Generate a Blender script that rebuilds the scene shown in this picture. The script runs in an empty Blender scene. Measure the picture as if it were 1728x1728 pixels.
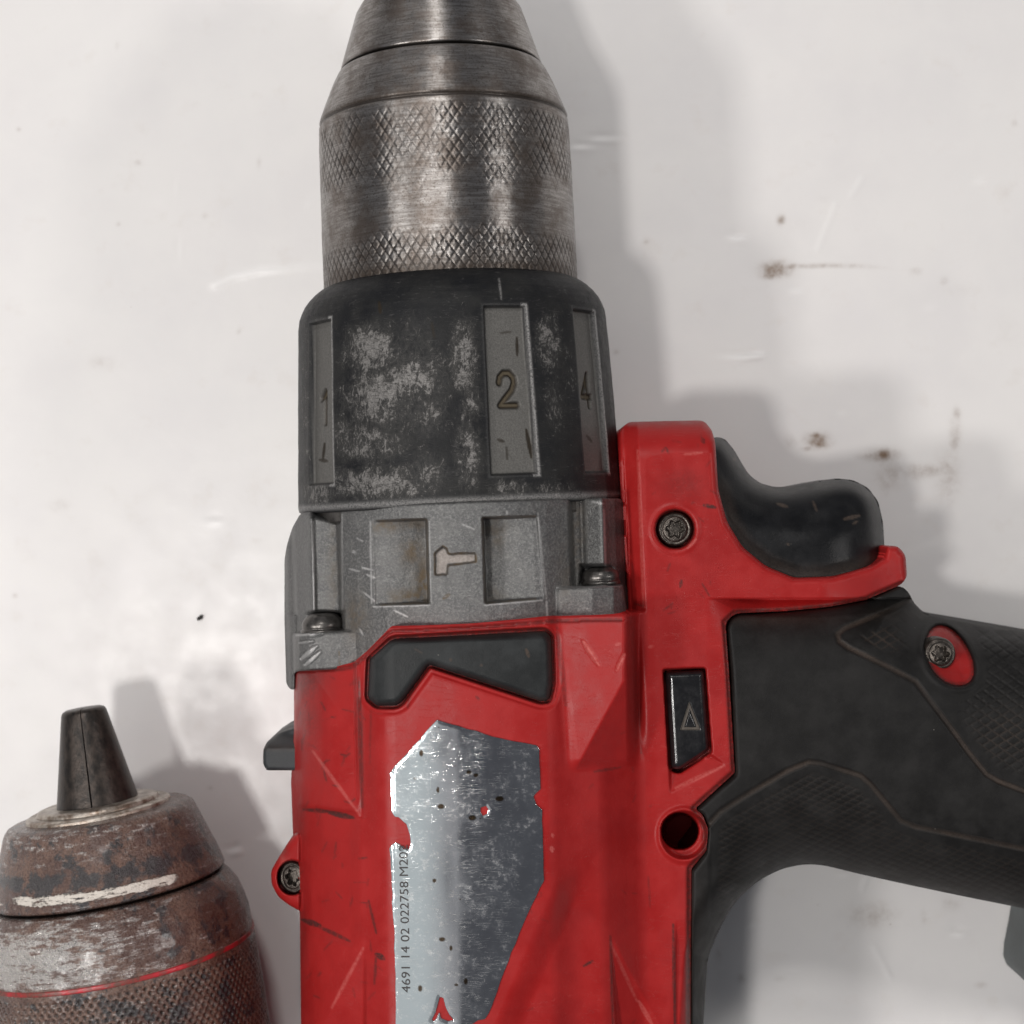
import bpy, math, random
import numpy as np

random.seed(7)
rng = np.random.default_rng(7)

# ---------------------------------------------------------------- scale
S = 1e-4            # one working unit = 0.1 mm
H = 3010.0          # camera height above the table, working units
ZC = 310.0          # height of the drill's spindle axis above the table
F = H - ZC
scene = bpy.context.scene

# ---------------------------------------------------------------- camera, world, lamps, exposure
cam_d = bpy.data.cameras.new("camera")
cam = bpy.data.objects.new("camera", cam_d)
scene.collection.objects.link(cam)
cam.location = (0, 0, H * S)
cam_d.sensor_width = 36
cam_d.angle = 2 * math.atan(864 / F)
cam_d.clip_start = 0.01
cam_d.clip_end = 20
cam_d.dof.use_dof = True
cam_d.dof.focus_distance = (H - 520) * S
cam_d.dof.aperture_fstop = 30
scene.camera = cam

world = bpy.data.worlds.new("World")
scene.world = world
world.use_nodes = True
bg = world.node_tree.nodes["Background"]
bg.inputs[0].default_value = (0.90, 0.94, 1.06, 1)
bg.inputs[1].default_value = 0.125


def lamp(name, loc, size, power, color=(1, .97, .94), target=(0, 0, 200), size_y=None):
    d = bpy.data.lights.new(name, 'AREA')
    d.energy = power
    d.color = color
    d.shape = 'RECTANGLE'
    d.size = size * S
    d.size_y = (size_y or size) * S
    o = bpy.data.objects.new(name, d)
    scene.collection.objects.link(o)
    from mathutils import Vector
    p = Vector(loc) * S
    o.location = p
    o.rotation_euler = (Vector(target) * S - p).to_track_quat('-Z', 'Y').to_euler()
    return o


lamp("near_lamp", (-1400, -800, 5000), 400, 0.82, target=(-500, -300, 0))
lamp("ceiling_lamp_left", (-6100, -1900, 7600), 900, 2.6)
lamp("ceiling_lamp_right", (6200, 700, 5600), 900, 1.1)
lamp("ceiling_lamp_back", (-600, 5200, 7600), 900, 1.9)
lamp("ceiling_panel", (-4900, -800, 9000), 9200, 2.0, target=(-4900, -800, 0), size_y=12000)

scene.view_settings.view_transform = 'Standard'
scene.view_settings.look = 'None'
scene.view_settings.exposure = 0.0
scene.view_settings.gamma = 1.0
scene.cycles.use_denoising = True
scene.cycles.max_bounces = 8

# ---------------------------------------------------------------- maths helpers


def unproj(u, v, z):
    k = (H - z) / F
    return (u - 864) * k, (864 - v) * k, z


def proj(P):
    k = F / (H - P[..., 2])
    return 864 + P[..., 0] * k, 864 - P[..., 1] * k


def ss(a, b, x):
    t = np.clip((x - a) / (b - a), 0, 1)
    return t * t * (3 - 2 * t)


def fil(d, w):
    t = np.clip(d / w, 0, 1)
    return np.sqrt(np.maximum(0, 1 - (1 - t) ** 2))


def fillet(poly, r, n=5):
    """round the corners of a polygon; r one radius or one per corner"""
    p = np.array(poly, float)
    m = len(p)
    rr = np.full(m, r, float) if np.isscalar(r) else np.array(r, float)
    out = []
    for i in range(m):
        a, b, c = p[i - 1], p[i], p[(i + 1) % m]
        la, lc = np.linalg.norm(a - b), np.linalg.norm(c - b)
        q = min(rr[i], la * .48, lc * .48)
        if q < .3:
            out.append(b)
            continue
        s, e = b + (a - b) / la * q, b + (c - b) / lc * q
        for t in np.linspace(0, 1, n):
            out.append((1 - t) ** 2 * s + 2 * t * (1 - t) * b + t * t * e)
    return np.array(out)


def sdf(poly, u, v):
    """signed distance to a polygon, positive inside"""
    p = np.asarray(poly, float)
    d2 = np.full(u.shape, 1e18)
    ins = np.zeros(u.shape, bool)
    for i in range(len(p)):
        ax, ay = p[i - 1]
        bx, by = p[i]
        ex, ey = bx - ax, by - ay
        L = ex * ex + ey * ey
        if L < 1e-9:
            continue
        wx, wy = u - ax, v - ay
        t = np.clip((wx * ex + wy * ey) / L, 0, 1)
        d2 = np.minimum(d2, (wx - t * ex) ** 2 + (wy - t * ey) ** 2)
        if ay != by:
            c = ((ay > v) != (by > v)) & (u < (bx - ax) * (v - ay) / (by - ay) + ax)
            ins ^= c
    d = np.sqrt(d2)
    return np.where(ins, d, -d)


def pline(pts, u, v):
    """distance to an open polyline"""
    p = np.asarray(pts, float)
    d2 = np.full(u.shape, 1e18)
    for i in range(1, len(p)):
        ax, ay = p[i - 1]
        ex, ey = p[i] - p[i - 1]
        L = ex * ex + ey * ey + 1e-9
        wx, wy = u - ax, v - ay
        t = np.clip((wx * ex + wy * ey) / L, 0, 1)
        d2 = np.minimum(d2, (wx - t * ex) ** 2 + (wy - t * ey) ** 2)
    return np.sqrt(d2)


def marks(u, v, segs):
    """strength 0..1 of a list of tapering scratch marks (x0,y0,x1,y1,width,strength)"""
    out = np.zeros(u.shape)
    for x0, y0, x1, y1, w, s in segs:
        bb = (u > min(x0, x1) - 12) & (u < max(x0, x1) + 12) & (v > min(y0, y1) - 12) & (v < max(y0, y1) + 12)
        if not bb.any():
            continue
        uu, vv = u[bb], v[bb]
        ex, ey = x1 - x0, y1 - y0
        t = np.clip(((uu - x0) * ex + (vv - y0) * ey) / (ex * ex + ey * ey + 1e-9), 0, 1)
        d = np.hypot(uu - x0 - t * ex, vv - y0 - t * ey)
        ww = w * (0.35 + 0.65 * np.sin(np.pi * np.clip(t, 0.04, .96)))
        out[bb] = np.maximum(out[bb], s * (1 - ss(ww * .5, ww * .5 + 2.0, d)))
    return out


def blobs(u, v, lst):
    out = np.zeros(u.shape)
    for x, y, sx, sy, a in lst:
        out = np.maximum(out, a * np.exp(-((u - x) / sx) ** 2 - ((v - y) / sy) ** 2))
    return out


def vnoise(u, v, scale, seed=0, octaves=3):
    """cheap value noise for relief, -1..1"""
    out = np.zeros(u.shape)
    amp, tot = 1.0, 0
    for o in range(octaves):
        r = np.random.default_rng(seed * 31 + o)
        g = r.uniform(-1, 1, (64, 64))
        x, y = u / scale * 2 ** o, v / scale * 2 ** o
        xi, yi = np.floor(x).astype(int), np.floor(y).astype(int)
        fx, fy = x - xi, y - yi
        fx, fy = fx * fx * (3 - 2 * fx), fy * fy * (3 - 2 * fy)
        a, b = g[yi % 64, xi % 64], g[yi % 64, (xi + 1) % 64]
        c, d = g[(yi + 1) % 64, xi % 64], g[(yi + 1) % 64, (xi + 1) % 64]
        out += amp * ((a * (1 - fx) + b * fx) * (1 - fy) + (c * (1 - fx) + d * fx) * fy)
        tot += amp
        amp *= .5
    return out / tot


# ---------------------------------------------------------------- mesh builders
ORIGIN = {}


def thing(name, label, cat, loc):
    o = bpy.data.objects.new(name, None)
    scene.collection.objects.link(o)
    o.location = [c * S for c in loc]
    o.empty_display_size = .01
    o["label"], o["category"] = label, cat
    ORIGIN[o.name] = np.array(loc, float)
    return o


def make(name, V, faces, mat, parent=None, attrs=None, smooth=True, sharp=None, label=None):
    me = bpy.data.meshes.new(name)
    V = np.asarray(V, float)
    org = np.zeros(3)
    if parent is not None:
        org = ORIGIN[parent.name]
    W = (V - org) * S
    sizes = [np.full(len(f), f.shape[1]) for f in faces]
    loops = np.concatenate([f.ravel() for f in faces]).astype(np.int32)
    tot = np.concatenate(sizes).astype(np.int32)
    start = np.concatenate([[0], np.cumsum(tot)[:-1]]).astype(np.int32)
    me.vertices.add(len(W))
    me.vertices.foreach_set("co", W.astype(np.float32).ravel())
    me.loops.add(len(loops))
    me.loops.foreach_set("vertex_index", loops)
    me.polygons.add(len(tot))
    me.polygons.foreach_set("loop_start", start)
    me.polygons.foreach_set("loop_total", tot)
    me.polygons.foreach_set("use_smooth", np.full(len(tot), smooth))
    me.update(calc_edges=True)
    me.validate()
    for k, a in (attrs or {}).items():
        a = np.asarray(a, np.float32)
        if a.ndim == 2:
            at = me.attributes.new(k, 'FLOAT_VECTOR', 'POINT')
            at.data.foreach_set("vector", a.ravel())
        else:
            at = me.attributes.new(k, 'FLOAT', 'POINT')
            at.data.foreach_set("value", a.ravel())
    if sharp:
        me.set_sharp_from_angle(angle=math.radians(sharp))
    if attrs and "px" in attrs:
        uv = me.uv_layers.new(name="UVMap")
        a = np.asarray(attrs["px"], np.float32)[:, [1, 0]] / 1000
        uv.data.foreach_set("uv", a[loops].ravel())
    me.materials.append(mat)
    o = bpy.data.objects.new(name, me)
    scene.collection.objects.link(o)
    if parent is not None:
        o.parent = parent
        ORIGIN[o.name] = org          # children keep the thing's origin
    if label:
        o["label"] = label
    return o


def relief(name, poly, zf, zbot, mat, parent=None, res=2.0, attrf=None, holes=(), back=True, label=None, sharp=None):
    """solid whose upper surface is zf(u, v, d); outline and holes are polygons; the walls go straight down"""
    p = np.asarray(poly, float)
    u0, v0 = p.min(0) - 2 * res
    u1, v1 = p.max(0) + 2 * res
    nu, nv = int((u1 - u0) / res) + 2, int((v1 - v0) / res) + 2
    u, v = np.meshgrid(u0 + np.arange(nu) * res, v0 + np.arange(nv) * res)

    def dist(u, v):
        d = sdf(p, u, v)
        for h in holes:
            d = np.minimum(d, -sdf(h, u, v))
        return d
    d = dist(u, v)
    gv, gu = np.gradient(d, res)
    g = np.maximum(np.hypot(gu, gv), .3)
    ins = d > 0
    c = ins[:-1, :-1].astype(int) + ins[1:, :-1] + ins[:-1, 1:] + ins[1:, 1:]
    keep = c > 0
    out = d <= 0
    su = np.where(out, u - d * gu / g ** 2, u)
    sv = np.where(out, v - d * gv / g ** 2, v)
    idx = np.arange(nu * nv).reshape(nv, nu)
    a, b, cc, dd = idx[:-1, :-1][keep], idx[:-1, 1:][keep], idx[1:, 1:][keep], idx[1:, :-1][keep]
    quads = np.stack([a, dd, cc, b], 1)       # v runs down the picture, so this faces up
    used = np.unique(quads)
    remap = -np.ones(nu * nv, int)
    remap[used] = np.arange(len(used))
    quads = remap[quads]
    U, V_ = su.ravel()[used], sv.ravel()[used]
    D = np.maximum(dist(U, V_), 0)
    D = np.where(out.ravel()[used], 0, D)
    Z = zf(U, V_, D)
    X, Y, Z = unproj(U, V_, Z)
    V = np.stack([X, Y, Z], 1)
    e = np.concatenate([quads[:, [i, (i + 1) % 4]] for i in range(4)])
    key = e.min(1) * (len(used) + 1) + e.max(1)
    uq, inv, cnt = np.unique(key, return_inverse=True, return_counts=True)
    be = e[cnt[inv] == 1]
    bv = np.unique(be)
    rm = -np.ones(len(used), int)
    rm[bv] = len(used) + np.arange(len(bv))
    B = V[bv].copy()
    zb = zbot(U[bv], V_[bv]) if callable(zbot) else np.full(len(bv), float(zbot))
    B[:, 2] = np.minimum(zb, B[:, 2] - .5)
    # a doubled rim keeps the top edge crisp
    rm2 = rm + len(bv)
    skirt = np.stack([be[:, 1], be[:, 0], rm[be[:, 0]], rm[be[:, 1]]], 1)
    V = np.concatenate([V, B])
    attrs = {"px": np.concatenate([np.stack([U, V_, Z], 1), np.stack([U[bv], V_[bv], B[:, 2]], 1)])}
    if attrf:
        for k, arr in attrf(U, V_, D).items():
            attrs[k] = np.concatenate([arr, arr[bv]])
    return make(name, V, [quads, skirt], mat, parent, attrs, label=label, sharp=sharp)


class Axis:
    def __init__(self, u, v, z, ang, pitch=0):
        """spindle through the point seen at (u, v) at height z; leans left by ang going up"""
        X, Y, _ = unproj(np.float64(u), np.float64(v), np.float64(z))
        self.o = np.array([X, Y, z])
        self.A = np.array([math.sin(ang) * math.cos(pitch), -math.cos(ang) * math.cos(pitch), math.sin(pitch)])   # along s, down the picture
        self.B = np.array([math.cos(ang), math.sin(ang), 0])
        self.C = np.cross(self.B, -self.A)

    def at(self, s, r, th):
        s, r, th = np.broadcast_arrays(s, r, th)
        return (self.o + s[..., None] * self.A + (r * np.sin(th))[..., None] * self.B + (r * np.cos(th))[..., None] * self.C)


def resample(prof, step):
    p = np.array(prof, float)
    out = [p[:1]]
    for i in range(1, len(p)):
        n = max(1, int(math.ceil(np.linalg.norm(p[i] - p[i - 1]) / step)))
        t = np.linspace(0, 1, n + 1)[1:, None]
        out.append(p[i - 1] * (1 - t) + p[i] * t)
    return np.concatenate(out)


def thetas(R, step, half=1.95, coarse=14):
    n = int(2 * half * R / step)
    top = np.linspace(-half, half, n)
    m = max(8, int((2 * math.pi - 2 * half) * R / coarse))
    return np.concatenate([top, np.linspace(half, 2 * math.pi - half, m + 1)[1:-1]])


def revolve(name, ax, prof, mat, parent, step=3.0, tstep=3.0, disp=None, attrf=None, half=1.95, raw=False, sharp=None, label=None, cap0=False, cap1=False):
    p = np.array(prof, float) if raw else resample(prof, step)
    R = p[:, 1].max()
    th = thetas(R, tstep, half)
    s, T = np.meshgrid(p[:, 0], th, indexing='ij')
    r = np.repeat(p[:, 1][:, None], len(th), 1)
    if disp is not None:
        r = r + disp(s, T, r)
    P = ax.at(s, r, T)
    n, m = s.shape
    idx = np.arange(n * m).reshape(n, m)
    j = (np.arange(m) + 1) % m
    quads = np.stack([idx[:-1], idx[1:], idx[1:][:, j], idx[:-1][:, j]], -1).reshape(-1, 4)
    V = P.reshape(-1, 3)
    Tr = np.where(T > math.pi, T - 2 * math.pi, T)
    attrs = {"px": np.stack([(Tr * R).ravel(), s.ravel(), r.ravel()], 1)}
    if attrf:
        u, v = proj(P)
        for k, arr in attrf(s, T, u, v).items():
            attrs[k] = arr.ravel()
    faces = [quads]
    caps = []
    nv = len(V)
    for on, row in ((cap0, 0), (cap1, n - 1)):
        if on:
            c = ax.at(p[row, 0], 0., 0.)
            V = np.concatenate([V, c[None]])
            for k in attrs:
                attrs[k] = np.concatenate([attrs[k], attrs[k][row * m:row * m + 1]])
            ring = idx[row]
            t = np.stack([ring, ring[j], np.full(m, len(V) - 1)], 1)
            caps.append(t if row == 0 else t[:, ::-1])
    return make(name, V, faces + caps, mat, parent, attrs, sharp=sharp, label=label)


# ---------------------------------------------------------------- materials


class NT:
    def __init__(self, name):
        self.m = bpy.data.materials.new(name)
        self.m.use_nodes = True
        self.t = self.m.node_tree
        self.b = self.t.nodes["Principled BSDF"]

    def link(self, a, b):
        if isinstance(a, (int, float)):
            b.default_value = a
        elif isinstance(a, (tuple, list)):
            b.default_value = (*a, 1) if len(a) == 3 and len(b.default_value) == 4 else a
        else:
            self.t.links.new(a, b)

    def attr(self, name, vec=False):
        n = self.t.nodes.new("ShaderNodeAttribute")
        n.attribute_name = name
        return n.outputs["Vector" if vec else "Fac"]

    def map(self, vec, scale=(1, 1, 1), rot=(0, 0, 0), loc=(0, 0, 0)):
        n = self.t.nodes.new("ShaderNodeMapping")
        n.inputs["Scale"].default_value = scale
        n.inputs["Rotation"].default_value = rot
        n.inputs["Location"].default_value = loc
        self.link(vec, n.inputs[0])
        return n.outputs[0]

    def noise(self, vec, scale, detail=4, rough=.6, dist=0):
        n = self.t.nodes.new("ShaderNodeTexNoise")
        n.inputs["Scale"].default_value = scale
        n.inputs["Detail"].default_value = detail
        n.inputs["Roughness"].default_value = rough
        n.inputs["Distortion"].default_value = dist
        self.link(vec, n.inputs["Vector"])
        return n.outputs[0]

    def voronoi(self, vec, scale, feature='F1', out=0):
        n = self.t.nodes.new("ShaderNodeTexVoronoi")
        n.feature = feature
        n.inputs["Scale"].default_value = scale
        self.link(vec, n.inputs["Vector"])
        return n.outputs[out]

    def ramp(self, fac, a, b, va=0., vb=1.):
        n = self.t.nodes.new("ShaderNodeMapRange")
        n.interpolation_type = 'SMOOTHSTEP'
        self.link(fac, n.inputs[0])
        n.inputs[1].default_value, n.inputs[2].default_value = a, b
        n.inputs[3].default_value, n.inputs[4].default_value = va, vb
        return n.outputs[0]

    def math(self, op, a, b=0., c=0.):
        n = self.t.nodes.new("ShaderNodeMath")
        n.operation = op
        for i, x in enumerate((a, b, c)):
            self.link(x, n.inputs[i])
        return n.outputs[0]

    def mix(self, fac, a, b):
        n = self.t.nodes.new("ShaderNodeMix")
        n.data_type = 'RGBA'
        self.link(fac, n.inputs[0])
        self.link(a, n.inputs[6])
        self.link(b, n.inputs[7])
        return n.outputs[2]

    def bump(self, h, strength=.3, dist=2.0):
        n = self.t.nodes.new("ShaderNodeBump")
        n.inputs["Strength"].default_value = strength
        n.inputs["Distance"].default_value = dist * S
        self.link(h, n.inputs["Height"])
        return n.outputs[0]

    def scratches(self, vec, thick=.02, scale=.02, seeds=3):
        """thin crossing scratches, 0..1"""
        out = None
        for i in range(seeds):
            m = self.map(vec, (scale * .12, scale, scale), (0, 0, 0.7 + i * 1.9), (i * 31., i * 17., 0))
            n = self.noise(m, 6.0, 1, .4, .3)
            d = self.math('ABSOLUTE', self.math('SUBTRACT', n, .5))
            line = self.ramp(d, 0., thick, 1., 0.)
            g = self.ramp(self.noise(self.map(vec, (scale, scale, scale), (0, 0, 0), (i * 7., 3., 0)), 1.5, 2), .52, .62)
            line = self.math('MULTIPLY', line, g)
            out = line if out is None else self.math('MAXIMUM', out, line)
        return out

    def aniso(self, a):
        n = self.t.nodes.new("ShaderNodeTangent")
        n.direction_type = 'UV_MAP'
        n.uv_map = "UVMap"
        self.t.links.new(n.outputs[0], self.b.inputs["Tangent"])
        self.b.inputs["Anisotropic"].default_value = a

    def done(self, color=None, rough=None, metal=None, normal=None, spec=None, coat=None, coat_rough=.1):
        if color is not None:
            self.link(color, self.b.inputs["Base Color"])
        if rough is not None:
            self.link(rough, self.b.inputs["Roughness"])
        if metal is not None:
            self.link(metal, self.b.inputs["Metallic"])
        if normal is not None:
            self.t.links.new(normal, self.b.inputs["Normal"])
        if spec is not None:
            self.b.inputs["Specular IOR Level"].default_value = spec
        if coat is not None:
            self.b.inputs["Coat Weight"].default_value = coat
            self.b.inputs["Coat Roughness"].default_value = coat_rough
        return self.m


def mat_table():
    n = NT("white_laminate")
    p = n.attr("px", True)
    st = n.attr("stain")
    wh = n.attr("scuff")
    n1 = n.noise(p, .06, 5, .65)
    n2 = n.noise(p, .0045, 4, .6)
    n3 = n.noise(p, .015, 4, .6)
    base = n.mix(n.ramp(n2, .35, .7), (.80, .78, .765), (.765, .745, .738))
    base = n.mix(n.math('MULTIPLY', n.ramp(n3, .56, .74), .28), base, (.70, .655, .62))
    s = n.math('MULTIPLY', st, n.ramp(n1, .3, .68, .6, 1.1))
    s = n.ramp(s, .0, .92)
    base = n.mix(s, base, (.22, .145, .095))
    speck = n.ramp(n.voronoi(n.map(p, (1, 1, .01)), .012), .0, .035, 1, 0)
    speck = n.math('MULTIPLY', speck, n.ramp(n.noise(p, .01, 1), .5, .62))
    base = n.mix(n.math('MULTIPLY', speck, .55), base, (.36, .3, .26))
    base = n.mix(n.math('MULTIPLY', wh, .6), base, (.93, .92, .91))
    rough = n.ramp(n3, .3, .7, .32, .46)
    h = n.math('ADD', n.noise(p, .02, 3), n.math('MULTIPLY', n.noise(p, .12, 3), .15))
    return n.done(base, rough, 0., n.bump(h, .25, 2.5), .45)


def mat_red():
    n = NT("red_plastic")
    p = n.attr("px", True)
    dirt_shade = n.attr("dirt_shade")
    pale = n.attr("pale")
    n1 = n.noise(p, .02, 4, .6)
    n2 = n.noise(p, .15, 4, .7)
    base = n.mix(n.ramp(n1, .3, .7), (.310, .0112, .0108), (.355, .0140, .0134))
    rub = n.math('MULTIPLY', n.ramp(n.noise(p, .008, 5, .65), .5, .68), .25)
    base = n.mix(rub, base, (.215, .0105, .012))
    d = n.math('MULTIPLY', dirt_shade, n.ramp(n2, .25, .6, .35, 1.1))
    base = n.mix(n.math('MINIMUM', d, .92), base, (.045, .018, .016))
    base = n.mix(n.math('MULTIPLY', pale, n.ramp(n2, .3, .6, .2, .7)), base, (.60, .17, .15))
    sc = n.scratches(p, .012, .02, 3)
    base = n.mix(n.math('MULTIPLY', sc, .14), base, (.50, .08, .07))
    h = n.math('ADD', n.math('MULTIPLY', n.noise(p, .5, 2), .5), n.math('MULTIPLY', n.noise(p, .03, 3), 1.2))
    h = n.math('SUBTRACT', h, n.math('MULTIPLY', sc, .6))
    return n.done(base, n.ramp(n1, .3, .7, .36, .52), 0., n.bump(h, .3, 1.0), .26)


def mat_rubber(name="black_rubber", base0=(.0088, .0083, .0080), rough=(.5, .66), shine=.2):
    n = NT(name)
    p = n.attr("px", True)
    dirt_shade = n.attr("dirt_shade")
    n1 = n.noise(p, .018, 5, .65)
    n2 = n.noise(p, .3, 4, .7)
    base = n.mix(n.ramp(n1, .35, .75), base0, tuple(c * 1.7 + .004 for c in base0))
    base = n.mix(n.math('MULTIPLY', dirt_shade, n.ramp(n2, .25, .65, .35, 1.)), base, (.070, .051, .040))
    speck = n.ramp(n.voronoi(p, .035), .0, .05, 1, 0)
    speck = n.math('MULTIPLY', speck, n.ramp(n.noise(p, .03, 1), .52, .58))
    base = n.mix(n.math('MULTIPLY', speck, .7), base, (.3, .28, .25))
    h = n.math('ADD', n.math('MULTIPLY', n.noise(p, .45, 3), .7), n.noise(p, .05, 3))
    return n.done(base, n.ramp(n1, .3, .7, *rough), 0., n.bump(h, .35, 1.2), shine)


def mat_cast():
    n = NT("cast_aluminium")
    p = n.attr("px", True)
    dirt_shade = n.attr("dirt_shade")
    paint = n.attr("paint")
    bare = n.attr("bare")
    n1 = n.noise(p, .03, 4, .6)
    n2 = n.noise(p, .24, 4, .78)
    base = n.mix(n.ramp(n1, .3, .7), (.112, .112, .112), (.145, .144, .141))
    base = n.mix(n.ramp(n2, .44, .68), base, (.225, .225, .22))
    base = n.mix(n.math('MULTIPLY', bare, n.ramp(n2, .25, .5, .3, 1.)), base, (.70, .69, .68))
    sc = n.scratches(p, .012, .03, 3)
    base = n.mix(n.math('MULTIPLY', sc, .3), base, (.5, .49, .48))
    d = n.math('MULTIPLY', dirt_shade, n.ramp(n.noise(p, .06, 4, .7), .35, .6, .1, 1.1))
    base = n.mix(n.math('MINIMUM', d, .95), base, (.10, .068, .035))
    base = n.mix(paint, base, n.mix(n.ramp(n2, .35, .7), (.25, .22, .20), (.37, .33, .30)))
    met = n.math('MULTIPLY', n.math('SUBTRACT', 1., paint), .72)
    met = n.math('MULTIPLY', met, n.math('SUBTRACT', 1., n.math('MINIMUM', d, .9)))
    h = n.math('ADD', n.math('MULTIPLY', n2, .9), n.math('MULTIPLY', n.noise(p, .07, 3), 1.0))
    return n.done(base, n.ramp(n2, .3, .7, .42, .56), met, n.bump(h, .8, 1.8), .4)


def mat_clutch():
    n = NT("worn_black_coating")
    p = n.attr("px", True)
    wear = n.attr("wear")
    panel = n.attr("panel")
    dirt_shade = n.attr("dirt_shade")
    edge = n.attr("edge")
    n1 = n.noise(p, .04, 8, .76, .8)
    n2 = n.noise(n.map(p, (1, .55, 1), (0, 0, .5)), .12, 7, .82, 1.2)
    n3 = n.noise(p, .4, 3, .7)
    k = n.math('ADD', n.math('MULTIPLY', n1, .45), n.math('MULTIPLY', n2, .55))
    crack = n.scratches(p, .03, .05, 4)
    k = n.math('ADD', n.math('MULTIPLY', n.math('SUBTRACT', k, .5), 1.9), .5)
    k = n.math('ADD', k, n.math('MULTIPLY', wear, .30))
    w = n.ramp(k, .68, .76)
    w = n.math('MULTIPLY', w, n.math('SUBTRACT', 1., n.math('MULTIPLY', crack, .9)))
    w = n.math('MULTIPLY', w, n.ramp(wear, .03, .2))
    dark = n.mix(n.ramp(n.noise(p, .02, 4), .35, .7), (.009, .0095, .011), (.019, .019, .0188))
    w2 = n.math('MULTIPLY', n.ramp(k, .45, .72), n.math('MULTIPLY', n.ramp(wear, .02, .5), .6))
    dark = n.mix(w2, dark, (.062, .06, .057))
    grey = n.mix(n.ramp(n3, .3, .7), (.115, .11, .105), (.235, .226, .218))
    base = n.mix(w, dark, grey)
    pg = n.mix(n.ramp(n3, .3, .75), (.10, .097, .091), (.155, .15, .141))
    chips = n.math('MULTIPLY', n.ramp(n2, .60, .66), n.ramp(n1, .5, .6))
    pg = n.mix(chips, pg, (.04, .04, .04))
    base = n.mix(panel, base, pg)
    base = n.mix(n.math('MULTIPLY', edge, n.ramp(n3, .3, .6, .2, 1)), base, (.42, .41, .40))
    sc = n.scratches(p, .012, .03, 3)
    base = n.mix(n.math('MULTIPLY', sc, .2), base, (.2, .19, .185))
    base = n.mix(dirt_shade, base, (.020, .014, .008))
    base = n.mix(n.attr('gold'), base, (.14, .115, .078))
    h = n.math('ADD', n.math('MULTIPLY', n3, .7), n.math('MULTIPLY', w, -.9))
    return n.done(base, n.ramp(n1, .3, .7, .4, .55), n.math('MULTIPLY', n.math('MAXIMUM', w, panel), .35), n.bump(h, .5, 1.8), .16)


def mat_chuck():
    n = NT("worn_steel")
    p = n.attr("px", True)
    cav = n.attr("cav")
    grime = n.attr("grime")
    n1 = n.noise(p, .022, 6, .68)
    st = n.noise(n.map(p, (.02, .28, .05)), 1., 5, .65)
    st2 = n.noise(n.map(p, (.06, 1.0, .05)), 1., 3, .6)
    n3 = n.noise(p, .3, 4, .7)
    base = n.mix(n.ramp(st, .3, .7), (.20, .184, .173), (.42, .402, .386))
    base = n.mix(n.math('MULTIPLY', n.ramp(n1, .42, .66), .7), base, (.15, .118, .098))
    base = n.mix(n.math('MULTIPLY', n.ramp(n3, .52, .66), .7), base, (.10, .08, .066))
    g = n.math('MULTIPLY', grime, n.ramp(n3, .2, .6, .5, 1.1))
    base = n.mix(n.math('MINIMUM', g, .92), base, (.06, .045, .035))
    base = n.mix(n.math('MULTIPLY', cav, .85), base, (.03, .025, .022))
    rough = n.math('ADD', n.ramp(n1, .3, .7, .27, .42), n.math('MULTIPLY', n3, .08))
    n.aniso(.82)
    h = n.math('ADD', n.math('MULTIPLY', st2, .6), n.math('MULTIPLY', n3, .7))
    met = n.math('SUBTRACT', 1., n.math('MULTIPLY', n.math('MINIMUM', g, .9), .6))
    return n.done(base, rough, met, n.bump(h, .18, 1.0), .5)


def mat_rust():
    n = NT("rusted_steel")
    p = n.attr("px", True)
    cav = n.attr("cav")
    white = n.attr("white")
    bright = n.attr("bright")
    n1 = n.noise(p, .030, 7, .72, .4)
    st = n.noise(n.map(p, (.028, .15, .05)), 1., 8, .76)
    n3 = n.noise(p, .2, 6, .75)
    n4 = n.noise(n.map(p, (1, 1, 1), loc=(90, 40, 0)), .028, 6, .7)
    big = n.ramp(n.noise(p, .014, 6, .7), .42, .58)
    rust = n.mix(n.ramp(n3, .3, .7), (.075, .040, .030), (.20, .115, .082))
    rust = n.mix(n.math('MULTIPLY', big, .6), rust, (.055, .024, .020))
    met = n.mix(n.ramp(n3, .3, .7), (.42, .395, .375), (.60, .57, .545))
    k = n.math('ADD', n.math('MULTIPLY', st, .65), n.math('MULTIPLY', n1, .35))
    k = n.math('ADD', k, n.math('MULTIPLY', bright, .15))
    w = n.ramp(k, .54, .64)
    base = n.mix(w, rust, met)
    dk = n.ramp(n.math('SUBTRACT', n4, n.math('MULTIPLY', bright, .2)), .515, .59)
    base = n.mix(n.math('MULTIPLY', dk, .9), base, (.030, .031, .034))
    ww = n.ramp(n.math('ADD', n.math('MULTIPLY', white, .40), n.math('ADD', n.math('MULTIPLY', st, .75), n.math('MULTIPLY', n3, .25))), .80, .87)
    base = n.mix(ww, base, (.72, .66, .59))
    base = n.mix(n.math('MULTIPLY', cav, .92), base, (.020, .013, .010))
    metal = n.math('MULTIPLY', w, n.math('SUBTRACT', 1., n.math('MAXIMUM', ww, dk)))
    rough = n.ramp(n3, .3, .7, .20, .40)
    h = n.math('ADD', n.math('MULTIPLY', n3, 1.0), n.math('MULTIPLY', n1, 2.2))
    h = n.math('ADD', h, n.math('MULTIPLY', ww, .8))
    return n.done(base, rough, n.math('MULTIPLY', metal, .9), n.bump(h, .8, 3.2), .6, coat=.35, coat_rough=.22)


def mat_simple(name, c0, c1, rough, metal=0., scale=.1, bump=.25, spec=.5, dist=1.2, r2=None):
    n = NT(name)
    p = n.attr("px", True)
    n1 = n.noise(p, scale, 5, .68)
    base = n.mix(n.ramp(n1, .32, .68), c0, c1)
    return n.done(base, n.ramp(n1, .3, .7, rough, r2 or rough + .12), metal, n.bump(n.noise(p, scale * 3, 3), bump, dist), spec)


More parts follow.
